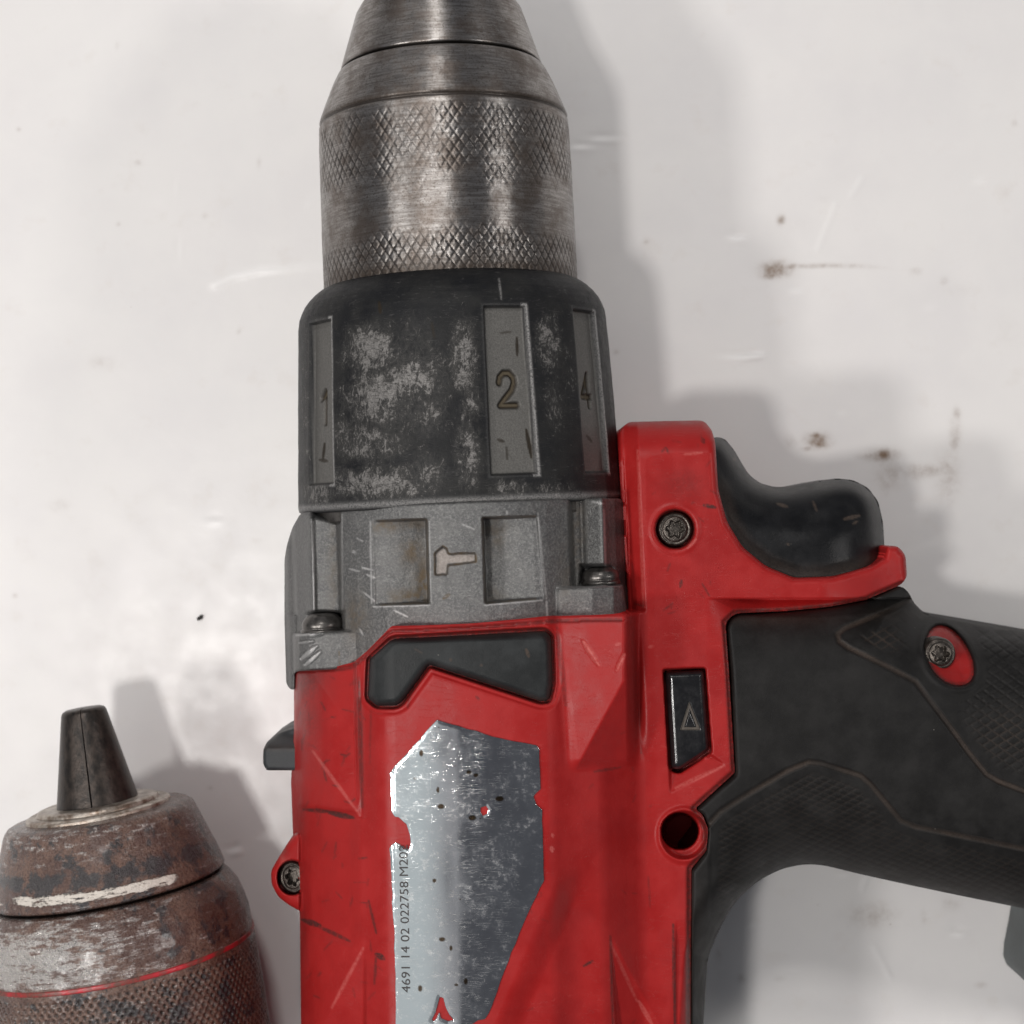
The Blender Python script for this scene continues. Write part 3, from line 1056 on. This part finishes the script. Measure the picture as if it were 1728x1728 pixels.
def on_seam(u, v):
    return pline(SEAM, u, v)


SEAM = [(1522, 986), (1462, 1012), (1398, 1024), (1327, 1031), (1240, 1035), (1224, 1050), (1230, 1130), (1240, 1304), (1172, 1364), (1182, 1376), (1193, 1400), (1190, 1436), (1165, 1466), (1164, 1728), (1160, 2040)]


def z_red(u, v, d):
    z, D = z_shell(u, v)
    z -= 16 * (1 - fil(np.maximum(D, 0), 12)) * ((u > 1060) | (v > 1130))
    # front lip where the body meets the gear housing
    z = np.where(sdf(HOUSING, u, v) > -2, z - 6, z)
    # pad groove
    pd = sdf(PAD, u, v)
    z -= 20 * ss(-8, -2, pd)
    z -= 5 * np.exp(-((pd + 10) / 4.) ** 2)
    # screw hole in the tower, screw hole by the handle
    r1 = np.hypot(u - 1139, v - 893)
    z += 2 * np.exp(-((r1 - 40) / 4) ** 2)
    z -= 40 * (1 - ss(30.5, 34.5, r1))
    r2a = np.hypot((u - 1154), (v - 1409) * .95)
    z += 7 * (1 - ss(39, 50, r2a)) * (u > 1100)
    z -= 30 * (1 - ss(33, 41, r2a))
    r2 = np.hypot(u - 1147, (v - 1402))
    z -= 190 * (1 - ss(29, 33, r2))
    # slide switch opening and the ledge below it
    bd = sdf(BTN_HOLE, u, v)
    z -= 34 * ss(-1, 3, bd)
    ld = sdf(LEDGE, u, v)
    yy = v - (1342 - (u - 1129) * .53)
    z -= np.where(ld > 0, 20 * np.clip(-yy / 40, 0, 1) * ss(0, 4, ld), 0)
    # seam lip
    sd = on_seam(u, v)
    z -= 6 * (1 - ss(2, 7, sd))
    z += .5 * vnoise(u, v, 60, 21, 3)
    gouge = marks(u, v, [(984, 1082, 1010, 1122, 5, 1), (1041, 1131, 1053, 1104, 4, .8)])
    z -= 2.5 * gouge
    return z


RED = [(496, 1126), (560, 1126), (594, 1120), (616, 1102), (657, 1060), (700, 1058), (800, 1053), (933, 1042), (1052, 1040), (1064, 1036), (1056, 900), (1052, 800), (1048, 728), (1058, 712), (1188, 709), (1201, 726), (1207, 745), (1212, 826), (1227, 881), (1253, 923), (1292, 955),
       (1340, 975), (1405, 973), (1470, 955), (1492, 941), (1496, 921), (1515, 921), (1528, 936), (1531, 972), (1522, 986), (1462, 1012), (1398, 1024), (1327, 1031), (1240, 1035), (1224, 1050), (1230, 1130), (1240, 1304), (1174, 1364), (1186, 1376), (1195, 1400), (1192, 1436), (1167, 1466), (1166, 1728), (1160, 2040),
       (510, 2040), (508, 1728), (506, 1545), (494, 1400), (491, 1320), (496, 1235)]
rad = [3] * len(RED)
for i, q in enumerate(RED):
    if q in ((1058, 712), (1188, 709), (1224, 1050), (1240, 1035)):
        rad[i] = 11
    elif q[1] < 990 and q[0] > 1205:
        rad[i] = 9
RED_P = fillet(RED, rad)


def soften(pts, n=2):
    p = np.asarray(pts, float)
    for _ in range(n):
        q = [p[0]]
        for i in range(len(p) - 1):
            q += [p[i] * .75 + p[i + 1] * .25, p[i] * .25 + p[i + 1] * .75]
        p = np.array(q + [p[-1]])
    return p


def random_marks(n, box, wl, strength, ang=None, seed=1):
    r = np.random.default_rng(seed)
    out = []
    for _ in range(n):
        x, y = r.uniform(box[0], box[2]), r.uniform(box[1], box[3])
        a = r.uniform(0, math.pi) if ang is None else r.normal(*ang)
        L = r.uniform(*wl)
        out.append((x, y, x + L * math.cos(a), y + L * math.sin(a), r.uniform(.6, 2.2), r.uniform(.35, 1) * strength))
    return out


RED_DIRT_SHADE = random_marks(36, (498, 1140, 610, 1380), (6, 24), .7, seed=2) + random_marks(22, (500, 1390, 640, 1728), (5, 20), .65, seed=3) + \
    random_marks(26, (640, 1130, 1160, 1728), (4, 16), .35, seed=4) + random_marks(14, (1070, 730, 1230, 1040), (4, 14), .5, seed=5) + [
    (512, 1366, 560, 1370, 5, .85), (555, 1371, 596, 1380, 8, .95), (510, 1552, 540, 1562, 8, .95), (535, 1562, 590, 1588, 5, .7), (635, 1610, 648, 1618, 8, .9), (635, 1610, 632, 1660, 3, .6),
    (622, 1520, 635, 1575, 2.5, .7), (626, 1200, 624, 1290, 2, .4), (606, 1150, 611, 1362, 6, .6), (1188, 853, 1207, 856, 5, .9), (1150, 980, 1148, 990, 4, .7), (1185, 985, 1197, 1005, 2, .5), (1120, 1030, 1135, 1018, 2, .5),
    (1117, 762, 1124, 755, 2, .6), (1124, 755, 1128, 765, 2, .6), (1185, 740, 1188, 747, 6, .6), (1068, 1050, 1082, 1270, 6, .35), (940, 1060, 955, 1190, 8, .4), (1136, 1560, 1139, 1728, 4, .7), (1030, 1580, 1034, 1728, 3, .6),  # trough, facet wall and crease lines here are painted shade
    (688, 1195, 692, 1175, 3, .5), (804, 1176, 808, 1180, 4, .5), (1003, 1302, 1047, 1295, 3, .5), (985, 1630, 1000, 1622, 3, .8), (1094, 1480, 1097, 1530, 1.5, .4)]
RED_PALE = [(984, 1082, 1010, 1122, 8, .75), (1041, 1131, 1053, 1104, 6, .55), (1040, 1088, 1046, 1086, 4, .5), (528, 1268, 606, 1374, 4, .5), (613, 1600, 560, 1700, 4, .5), (1076, 760, 1086, 1025, 3, .4),  # pale scratches, plus highlights painted on rims, edges and bevels
            (1140, 1330, 1222, 1292, 5, .5), (1030, 1590, 1075, 1690, 4, .3), (1078, 1690, 1100, 1728, 6, .45), (931, 1430, 932, 1436, 6, .8), (932, 1408, 933, 1412, 4, .6), (1165, 1320, 1180, 1312, 3, .5), (497, 1140, 498, 1260, 2.5, .5),
            (1160, 925, 1175, 910, 3, .6), (1155, 767, 1185, 764, 3, .5), (1095, 1092, 1102, 1090, 3, .4)]


def a_red(u, v, d):
    dirt_shade = marks(u, v, RED_DIRT_SHADE)
    sd = on_seam(u, v)
    dirt_shade = np.maximum(dirt_shade, .75 * (1 - ss(3, 11, sd)))
    pd = sdf(PAD, u, v)
    dirt_shade = np.maximum(dirt_shade, .8 * ss(-9, -3, pd))  # grime plus gap shadow painted round the pad
    dirt_shade = np.maximum(dirt_shade, .65 * blobs(u, v, [(1150, 818, 45, 26, .42), (515, 1150, 30, 45, .85), (520, 1210, 26, 55, .6), (505, 1580, 14, 60, .5), (505, 1390, 10, 40, .5), (625, 1300, 10, 80, .25), (1000, 1500, 60, 90, .12)]))
    hd = np.abs(sdf(HOUSING, u, v))
    dirt_shade = np.maximum(dirt_shade, .6 * (1 - ss(1, 7, hd)) * (u < 1050))
    r1 = np.hypot(u - 1139, v - 893)
    dirt_shade = np.maximum(dirt_shade, .8 * (1 - ss(31, 35, r1)))
    bd = sdf(BTN_HOLE, u, v)
    dirt_shade = np.maximum(dirt_shade, .75 * ss(-2, 4, bd))
    gate = np.exp(-((u - (1071 + (v - 1150) * .055)) / 9.) ** 2) * (1 - ss(1200, 1290, v)) * (v > 1040)
    dirt_shade = np.maximum(dirt_shade, .45 * gate)  # shade painted along the bottom of the trough
    return {"dirt_shade": np.clip(dirt_shade, 0, 1), "pale": marks(u, v, RED_PALE)}


shell = relief("body_shell", RED_P, z_red, 40, M_RED, drill, 2.0, a_red)

# -- rubber pad on the red body


def z_pad(u, v, d):
    z = z_body(u, v)
    z = z + 5 - 20 * (1 - fil(d, 13)) - 10 * (1 - ss(1074, 1086, v)) * (1 - ss(0, 18, d))
    return z + .4 * vnoise(u, v, 30, 5)


def a_pad(u, v, d):
    return {"dirt_shade": np.clip(.55 * (1 - ss(0, 7, d)) * ss(700, 930, u) + marks(u, v, [(888, 1096, 892, 1108, 4, 1), (760, 1113, 761, 1114, 4, .8), (812, 1122, 812.5, 1123, 4, .8), (700, 1095, 712, 1102, 2, .4)]), 0, 1)}


relief("rubber_pad", PAD, z_pad, 520, M_PAD, drill, 1.7, a_pad)

# -- rubber overmould of the handle
GRIP = [(1522, 989), (1534, 1000), (1541, 1016), (1561, 1036), (1613, 1046), (1728, 1066), (1980, 1110), (1980, 1590), (1728, 1533),
        (1637, 1515), (1518, 1490), (1438, 1472), (1390, 1460), (1358, 1458), (1319, 1466), (1279, 1486), (1239, 1523), (1212, 1572), (1194, 1618), (1192, 1650), (1187, 1728), (1180, 2040), (1162, 2040),
        (1167, 1728), (1168, 1470), (1193, 1438), (1197, 1400), (1189, 1376), (1177, 1366), (1243, 1308), (1235, 1130), (1229, 1056), (1242, 1040), (1327, 1035), (1400, 1028), (1464, 1016)]
GRIP_P = fillet(GRIP, [6, 8, 8, 12, 20, 30, 5, 5, 30, 30, 30, 30, 20, 15, 15, 20, 20, 20, 14, 8, 5, 5, 3, 3, 3, 3, 12, 6, 3, 6, 10, 10, 10, 20, 20, 20], 6)
GL1 = [(1536, 1012), (1500, 1030), (1425, 1060), (1413, 1070), (1416, 1082), (1432, 1093), (1500, 1126), (1545, 1150), (1575, 1190), (1600, 1222), (1635, 1270), (1664, 1306), (1684, 1318), (1728, 1335), (1980, 1400)]
GL2 = [(1195, 1392), (1215, 1370), (1262, 1340), (1330, 1300), (1365, 1286), (1385, 1288), (1452, 1309), (1470, 1325), (1520, 1385), (1545, 1395), (1620, 1410), (1728, 1432), (1980, 1480)]
UPPER = GL1 + [(1980, 900), (1540, 900)]
LOWER = GL2 + [(1980, 1700), (1190, 1700)]
SEAT = [(1602 + 40 * math.cos(a) * (1 + .12 * math.sin(a)) + 8 * math.sin(a), 1106 + 50 * math.sin(a) + 10 * math.cos(a)) for a in np.linspace(0, 2 * math.pi, 40, endpoint=False)]


SEAT_HOLE = [(1602 + (x - 1602) * .94, 1106 + (y - 1106) * .94) for x, y in SEAT]


def cross_hatch(u, v, p, q):
    a, b = (u / p + v / q), (u / p - v / q)
    da, db = np.abs(a - np.round(a)) * p * .7, np.abs(b - np.round(b)) * p * .7
    return np.maximum(1 - ss(.6, 2.6, da), 1 - ss(.6, 2.6, db))


def grip_fields(u, v):
    up, lo = sdf(UPPER, u, v), sdf(LOWER, u, v)
    g1, g2 = pline(GL1, u, v), pline(GL2, u, v)
    h1 = cross_hatch(u + v * .15, v, 26., 17.) * ss(18, 26, up) * (1 - ss(1510, 1545, u) * (1 - ss(1600, 1650, u)))
    h1 *= 1 - ss(-2, 0, sdf(SEAT, u, v) + 22)
    h2 = cross_hatch(u - v * .4, v, 24., 11.) * ss(14, 24, lo)
    return up, lo, g1, g2, h1, h2


def z_grip(u, v, d):
    z, D = z_shell(u, v)
    z = z + 2
    z -= 6 * (1 - fil(d, 7)) * (on_seam(u, v) < 16)
    up, lo, g1, g2, h1, h2 = grip_fields(u, v)
    z -= 5 * (1 - ss(2, 6, g1)) + 5 * (1 - ss(2, 6, g2))
    z -= 3 * ss(0, 8, up) + 3 * ss(0, 8, lo)
    z -= 2.0 * h1 + 1.0 * h2
    se = sdf(SEAT, u, v)
    z -= 22 * ss(-4, 2, se)
    z += 3 * np.exp(-((se + 8) / 5) ** 2)
    # shoulder behind the guard
    z += .5 * vnoise(u, v, 40, 9)
    return z


def a_grip(u, v, d):
    up, lo, g1, g2, h1, h2 = grip_fields(u, v)
    dirt_shade = .75 * (1 - ss(2, 6, g1)) + .65 * (1 - ss(2, 6, g2))
    dirt_shade *= np.clip(.72 + .6 * vnoise(u, v, 50, 14, 3), .2, 1)
    dirt_shade = np.maximum(dirt_shade, .55 * h1 * (blobs(u, v, [(1488, 1078, 30, 22, 1.3), (1700, 1240, 60, 45, .8)])))
    dirt_shade = np.maximum(dirt_shade, .18 * h2)
    dirt_shade = np.maximum(dirt_shade, .5 * (1 - ss(0, 7, on_seam(u, v))) )
    dirt_shade = np.maximum(dirt_shade, .3 * blobs(u, v, [(1450, 1480, 120, 20, .6), (1600, 1500, 150, 20, .5), (1300, 1045, 100, 10, .8), (1180, 1600, 16, 120, .4), (1500, 1035, 40, 12, .9)]))
    return {"dirt_shade": np.clip(dirt_shade, 0, 1)}


grip = relief("grip", GRIP_P, z_grip, 40, M_GRIP, drill, 2.0, a_grip, holes=[SEAT_HOLE])

# red seat and its screw in the grip


def z_seat(u, v, d):
    z, _ = z_shell(u, v)
    return z - 17 - 9 * ss(0, 30, d)


relief("screw_seat", SEAT, z_seat, 300, M_RED, drill, 2.0, lambda u, v, d: {"dirt_shade": .7 * (1 - ss(0, 9, d)) + .35 * blobs(u, v, [(1585, 1100, 34, 34, 1)]), "pale": np.zeros(u.shape)})


def star_screw(u, v, z, R, mat, tilt=(0, 0), dirt_shade=0, depth=9, dome=5., ell=1.0):
    """flat or domed screw head with a six-lobed socket, looking up"""
    n, m = 34, 120
    t = np.linspace(0, 1, n)
    th = np.linspace(0, 2 * math.pi, m, endpoint=False)
    tt, aa = np.meshgrid(t, th, indexing='ij')
    r = tt * R
    rs = .47 * R * (1 + .17 * np.cos(6 * aa + .4))
    h = dome * (1 - tt ** 2) - 4 * (1 - fil((1 - tt) * R, 4.))
    h = h - depth * (1 - ss(rs - 1.8, rs + .6, r))
    h -= 1.2 * np.exp(-((r - .76 * R) / 1.5) ** 2)
    kx = (H - z) / F
    X, Y = (u - 864) * kx, (864 - v) * kx
    lx, ly = r * np.cos(aa) * ell, r * np.sin(aa)
    P = np.stack([X + lx, Y + ly, z + h + lx * tilt[0] + ly * tilt[1]], -1)
    idx = np.arange(n * m).reshape(n, m)
    j = (np.arange(m) + 1) % m
    q = np.stack([idx[:-1], idx[1:], idx[1:][:, j], idx[:-1][:, j]], -1).reshape(-1, 4)
    V = P.reshape(-1, 3)
    B = P[-1].copy()
    B[:, 2] -= 26
    w = np.stack([idx[-1], np.arange(m) + n * m, j + n * m, idx[-1][j]], -1)
    V = np.concatenate([V, B])
    return make("screw", V, [q, w], mat, drill, {"px": V + np.array([u, v, 0])})


z0, _ = z_shell(np.array([1139., 1587., 490.]), np.array([893., 1102., 1480.]))
star_screw(1139, 893, z0[0] - 20, 27.5, M_SCREW, depth=12, dome=3)
star_screw(1586, 1103, z0[1] - 6, 26, M_SCREW, tilt=(.02, -.08), depth=11, dome=8)

# -- boss and screw at the left flank
BOSS = fillet([(500, 1405), (487, 1420), (470, 1447), (457, 1470), (458, 1492), (470, 1514), (487, 1527), (514, 1542), (540, 1530), (540, 1410)], 8)


def z_boss(u, v, d):
    r = np.hypot((u - 493) / .86, v - 1481)
    z = 398 + .55 * (u - 457) * (u > 457) - 16 * (1 - fil(d, 14))
    z = np.where(u > 505, np.minimum(z, z_body(u, v) + 3), z)
    z -= 42 * (1 - ss(26.5, 31, r))
    return z


relief("screw_boss", BOSS, z_boss, 150, M_RED, drill, 1.6, lambda u, v, d: {"dirt_shade": np.clip(.8 * (1 - ss(27, 31, np.hypot((u - 493) / .86, v - 1481))) + .5 * blobs(u, v, [(480, 1440, 8, 14, .8), (515, 1440, 6, 40, .9), (515, 1520, 8, 20, .7)]), 0, 1), "pale": .3 * blobs(u, v, [(478, 1450, 8, 20, 1)])})
star_screw(493, 1481, 398, 26, M_SCREW, tilt=(.45, 0), depth=14, dome=2, ell=.86)

# -- side tab on the left flank
TAB = fillet([(444, 1266), (450, 1252), (473, 1236), (495, 1229), (520, 1229), (520, 1300), (450, 1300), (444, 1289)], 4)
relief("side_tab", TAB, lambda u, v, d: 372 - 42 * (1 - ss(1236, 1264, v)) - 8 * (1 - fil(d, 6)) + .15 * (u - 444), 180, M_LUG, drill, 1.6,
       lambda u, v, d: {"dirt_shade": .35 * (1 - ss(0, 10, np.abs(v - 1262)))})

# -- slide switch with its arrow
BTN = fillet([(1123, 1134), (1188, 1131), (1197, 1266), (1146, 1300), (1133, 1296)], [7, 7, 6, 7, 6])


def z_btn(u, v, d):
    return 478 - 12 * (1 - fil(d, 9)) + 2.5 * ss(0, 12, d) - 3.0 * (1 - ss(1.2, 3.4, np.abs(sdf(ARROW, u, v) - 2)))


ARROW = [(1163, 1186), (1149, 1231), (1181, 1231)]
switch = relief("slide_switch", BTN, z_btn, 380, M_BTN, drill, 1.5)
relief("arrow_mark", fillet([(1163, 1184), (1147.5, 1232), (1182, 1232)], 2), lambda u, v, d: z_btn(u, v, sdf(BTN, u, v)) + .8, 470, M_ARROW, switch, .8,
       holes=[fillet([(1164, 1196), (1154.5, 1227), (1175.5, 1227)], 1)])

# -- trigger
TRIG = fillet([(1195, 740), (1212, 737), (1224, 741), (1238, 758), (1252, 782), (1264, 801), (1282, 815), (1308, 822), (1340, 820), (1380, 812), (1412, 807), (1440, 810), (1465, 823), (1482, 846), (1490, 880), (1493, 925), (1494, 950),
               (1480, 985), (1300, 985), (1220, 900), (1195, 860)], 8)


def z_trig(u, v, d):
    top = [(1100, 700), (1212, 737), (1224, 741), (1238, 758), (1252, 782), (1264, 801), (1282, 815), (1308, 822), (1340, 820), (1380, 812), (1412, 807), (1440, 810), (1465, 823), (1482, 846), (1490, 880), (1493, 925), (1494, 1000)]
    line = resample(soften(top), 5.0)
    dt = pline(line, u, v)
    acc = np.zeros(u.shape)
    for x, y in line:
        acc += np.exp(-np.hypot(u - x, v - y) / 16.)
    soft = np.maximum(0, 41 - 16. * np.log(np.maximum(acc, 1e-12)))
    dt = dt + (soft - dt) * ss(4, 40, dt)
    z = ZC + 20 + 112 * (1 - np.exp(-dt / 24.)) + .06 * dt
    # shallow finger hollow on the flank
    fh = pline(soften([(1262, 846), (1310, 868), (1380, 878), (1440, 868), (1480, 846)], 3), u, v)
    z -= 5 * np.exp(-(fh / 22) ** 2)
    # skirt disappearing into the body
    z += 8 * ss(0, 24, v - np.interp(u, [1195, 1230, 1260, 1300, 1350, 1400, 1480], [800, 870, 905, 935, 950, 950, 930]))
    return z + .4 * vnoise(u, v, 50, 15)


def a_trig(u, v, d):
    seam = pline([(1212, 826), (1227, 881), (1253, 923), (1292, 955), (1340, 975), (1405, 973), (1470, 955)], u, v)
    return {"dirt_shade": np.clip(.40 * (1 - ss(6, 30, seam)) + marks(u, v, [(1312, 850, 1328, 855, 4, .8), (1372, 846, 1378, 862, 3, .6), (1425, 876, 1450, 870, 5, .9), (1440, 884, 1446, 880, 3, .8), (1329, 918, 1330, 919, 4, .9), (1239, 774, 1240, 776, 5, .8)]), 0, 1)}


relief("trigger", TRIG, z_trig, 200, M_TRIG, drill, 2.0, a_trig)

# -- silver rating label, torn at its edges
LBL = [(737, 1215), (760, 1222), (790, 1231), (803, 1233), (830, 1243), (866, 1251), (905, 1258), (910, 1264), (910, 1285), (912, 1332), (906, 1337), (900, 1344), (905, 1358), (915, 1367), (916, 1420), (917, 1448), (918, 1486), (911, 1498), (905, 1512), (896, 1530), (875, 1578), (858, 1622), (839, 1673),
       (829, 1700), (824, 1711), (818, 1720), (806, 1722), (796, 1729), (785, 1731), (770, 1745), (740, 1752), (700, 1760), (670, 1762), (668, 1700), (666.5, 1632), (662.6, 1540), (659, 1447), (657, 1432), (661, 1426), (667.6, 1422), (674, 1425), (681, 1434), (690, 1433), (693, 1424), (692, 1410), (686, 1391), (672.5, 1379), (666, 1378), (661, 1370), (660, 1340), (658, 1305), (677, 1282), (710, 1247), (712, 1243), (720, 1233)]
TEAR = [(811, 1363), (820, 1360), (824, 1366), (822, 1373), (815, 1377), (811, 1371)]
TEAR2 = [(742, 1682), (748, 1684), (752, 1700), (758, 1712), (766, 1722), (756, 1724), (744, 1719), (741, 1708), (738, 1716), (733, 1724), (728, 1722), (735, 1708)]
_jit = np.random.default_rng(5)
_lb = []
for i in range(len(LBL)):
    a, b = np.array(LBL[i - 1], float), np.array(LBL[i], float)
    L = np.linalg.norm(b - a)
    k = max(1, int(L / 14))
    for t in range(1, k + 1):
        _lb.append(a + (b - a) * t / k + (_jit.normal(0, .8, 2) if t < k else 0))


def z_label(u, v, d):
    z = z_body(u, v)
    return z + 3.4 - .5 * (1 - ss(0, 5, d)) + .4 * vnoise(u, v, 70, 33, 1)


def a_label(u, v, d):
    spot = blobs(u, v, [(711, 1271, 4, 6, 1), (843, 1348, 8, 5, 1), (797, 1380, 7, 5, 1), (803, 1308, 5, 4, .9), (791, 1303, 5, 4, .9), (739, 1333, 2.5, 6, 1), (744, 1361, 7, 5, .9), (733, 1486, 5, 5, .7), (746, 1585, 6, 4, 1), (761, 1600, 2.5, 5, 1), (786, 1656, 5, 8, .7), (709, 1668, 5, 7, .8), (770, 1662, 4, 3, .8), (700, 1314, 6, 5, .5)])
    return {"spot": ss(.35, .55, spot), "left_sheen": 1 - ss(700, 770, u - (v - 1400) * .02)}  # left half painted lighter, a reflected sheen put into the foil colour


label = relief("rating_label", _lb, z_label, lambda u, v: z_body(u, v) - 4, M_LABEL, drill, 1.6, a_label, holes=[TEAR, TEAR2])


def text_mesh(body, size):
    c = bpy.data.curves.new("txt", 'FONT')
    c.body = body
    c.size = 1.0
    c.resolution_u = 4
    c.offset = 0
    o = bpy.data.objects.new("txt", c)
    scene.collection.objects.link(o)
    dg = bpy.context.evaluated_depsgraph_get()
    me = bpy.data.meshes.new_from_object(o.evaluated_get(dg))
    V = np.array([v.co[:] for v in me.vertices]) * size
    fs = [list(p.vertices) for p in me.polygons]
    bpy.data.objects.remove(o)
    bpy.data.curves.remove(c)
    bpy.data.meshes.remove(me)
    return V, fs


def build_text():
    V, fs = text_mesh("4691 14 02 022758 M202", 1.0)
    x0, x1 = V[:, 0].min(), V[:, 0].max()
    y1 = V[:, 1].max()
    t = (V[:, 0] - x0) / (x1 - x0)
    v = 1675 - t * 249
    u = 692.5 - t * 5.0 - V[:, 1] / y1 * 14.5
    z = z_label(u, v, np.full(u.shape, 20.)) + .5
    X, Y, Z = unproj(u, v, z)
    P = np.stack([X, Y, Z], 1)
    tris = [np.array([f]) for f in fs]
    by = {}
    for f in fs:
        by.setdefault(len(f), []).append(f)
    make("printed_number", P, [np.array(q) for q in by.values()], M_INK, label, {"px": np.stack([u, v, z], 1)}, smooth=False)


build_text()

# -- battery foot, just outside the picture at the end of the handle
FOOT = fillet([(1863, 1087), (2350, 1040), (2420, 1720), (1796, 1749), (1824, 1620)], [20, 20, 60, 60, 60])
M_BATT = mat_rubber("battery_plastic", (.085, .095, .096), (.45, .6), .3)
relief("battery_base", FOOT, lambda u, v, d: ZC + 60 + 190 * fil(d, 60), 6, M_BATT, drill, 8, lambda u, v, d: {"dirt_shade": np.zeros(u.shape)})


# ---------------------------------------------------------------- the second chuck
chuck2 = thing("drill_chuck", "rusty worn drill chuck with closed jaws and a red stripe at the lower left", "drill chuck", (-700, -640, 0))
A2 = Axis(167, 1369, 236, math.radians(8.7))
K2 = (H - 236) / F


def build_chuck2():
    def wobble(s, t, r):
        return 1.3 * vnoise(t * 200 + 1400, s + 500, 26, 41, 4) * ss(60, 140, r)
    nose = [(-12, 60), (-4, 104), (0, 128), (1, 143), (4, 150), (9, 155), (14, 158), (60, 174), (112, 191), (119, 193), (123, 190), (125, 182), (125, 150)]
    nose = [(a * K2, b * K2) for a, b in nose]

    def a_nose(s, t, u, v):
        w = s / K2
        tt = np.where(t > math.pi, t - 2 * math.pi, t)
        wh = np.exp(-((w - 102 - 4 * tt) / 11.) ** 2) * 1.15 * ss(-.95, -.45, tt) * (1 - ss(.75, 1.05, tt)) * 1.1
        wh = np.maximum(wh, .68 * np.exp(-((w - 107) / 8.) ** 2))
        wh = np.maximum(wh, .45 * np.exp(-((w - 7) / 5.) ** 2))
        return {"cav": ss(120, 123, w), "white": np.clip(wh, 0, 1), "bright": .25 * np.exp(-((w - 10) / 12.) ** 2) + .05 - .55 * np.exp(-((w - 76 - 4 * tt) / 14.) ** 2)}
    revolve("chuck_nose", A2, nose, M_RUST, chuck2, 3, 3, wobble, a_nose)
    sl = [(125, 150), (128, 188), (131, 194), (140, 201), (158, 212), (180, 218.5), (202, 222), (250, 225), (330, 226.5), (520, 228), (524, 224), (524, 120), (524, 4)]
    sl = [(a * K2, b * K2) for a, b in sl]

    def pits(s, t):
        w = s / K2
        x = np.where(t > math.pi, t - 2 * math.pi, t) * 226
        a, b = x / 13.0 + w / 17.0, x / 13.0 - w / 17.0
        da, db = np.abs(a - np.round(a)), np.abs(b - np.round(b))
        g = 1 - ss(.16, .36, np.hypot(da, db))
        return g * ss(246, 256, w) * (1 - ss(470, 476, w)) * np.clip(.85 + .6 * vnoise(x + 900, w, 30, 44, 3), .2, 1)

    def a_sl(s, t, u, v):
        w = s / K2
        tt = np.where(t > math.pi, t - 2 * math.pi, t)
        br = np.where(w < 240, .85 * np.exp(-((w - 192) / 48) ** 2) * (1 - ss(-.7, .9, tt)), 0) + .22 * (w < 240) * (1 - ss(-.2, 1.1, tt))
        return {"cav": np.maximum(pits(s, t) * .95, 1 - ss(127, 131, w)), "white": .22 * np.exp(-((w - 226) / 9.) ** 2), "bright": br}

    def d_sl(s, t, r):
        return -5.0 * pits(s, t) + wobble(s, t, r)
    revolve("chuck_sleeve", A2, sl, M_RUST, chuck2, 1.9, 2.2, d_sl, a_sl, half=1.7)
    revolve("stripe_ring", A2, [(a * K2, b * K2) for a, b in [(233.5, 220), (233.5, 225.0), (234.5, 225.8), (240, 226), (241, 225.6), (241, 220)]], M_STRIPE, chuck2, 2, 3)
    col = [(-14, 40), (-17, 66), (-17, 92), (-15, 99), (-10, 101), (-8, 101), (-7, 108), (-9, 114), (-6, 119), (0, 120), (4, 118)]
    revolve("collar", A2, [(a * K2, b * K2) for a, b in col], M_COLLAR, chuck2, 2, 3)
    # three jaws closed on each other, each a third of a tapering cone
    for k in range(3):
        c = .12 + math.pi / 3 + k * 2 * math.pi / 3
        half = math.pi / 3 - .02
        n, m = 16, 22
        V = []
        ts = np.linspace(-half, half, m)
        rows = [(-176, .80), (-174, .93), (-171, .98)] + [(-168 + i * (182 / (n - 4)), 1.0) for i in range(n - 3)]
        for s, f in rows:
            R = (36.5 + (s + 176) * (33 / 166.)) * f
            # flats: between a cone and a prism
            for a in ts:
                rr = R * (1 - .10 * (1 - math.cos(a * .9))) / (1 + .02 * math.cos(a * 3))
                V.append(A2.at(np.float64(s * K2), np.float64(rr * K2), np.float64(c + a)))
            V.append(A2.at(np.float64(s * K2), np.float64(1.2), np.float64(c)))
        V = np.array(V)
        w = m + 1
        q = []
        for i in range(len(rows) - 1):
            for j in range(w):
                jn = (j + 1) % w
                q.append([i * w + j, (i + 1) * w + j, (i + 1) * w + jn, i * w + jn])
        tri = [[j, j + 1, m] for j in range(m - 1)]
        th = np.tile(np.arange(w) * 8., len(rows))
        pxa = np.stack([th + k * 300, np.repeat([r[0] for r in rows], w), np.zeros(len(V))], 1)
        make("jaw", V, [np.array(q), np.array(tri)], M_JAW, chuck2, {"px": pxa}, sharp=35)


build_chuck2()

# ---------------------------------------------------------------- a crumb on the table
cr = thing("crumb", "small black crumb of grit on the bare white table left of the drill", "crumb", ((338 - 864) * H / F, (864 - 1042) * H / F, 0))


def build_crumb():
    n, m = 8, 12
    V = []
    o = ORIGIN[cr.name]
    r = np.random.default_rng(3)
    for i in range(n):
        p = math.pi * i / (n - 1)
        for j in range(m):
            a = 2 * math.pi * j / m
            k = 1 + r.uniform(-.22, .22)
            x, y, z = 6.5 * math.sin(p) * math.cos(a) * k, 3.8 * math.sin(p) * math.sin(a) * k, 3.5 + 3.5 * math.cos(p) * k
            ca, sa = math.cos(.7), math.sin(.7)
            V.append((o[0] + x * ca - y * sa, o[1] + x * sa + y * ca, max(z, .2)))
    q = [[i * m + j, (i + 1) * m + j, (i + 1) * m + (j + 1) % m, i * m + (j + 1) % m] for i in range(n - 1) for j in range(m)]
    make("grain", np.array(V), [np.array(q)], M_CRUMB, cr, {"px": np.array(V)}, smooth=False)


build_crumb()
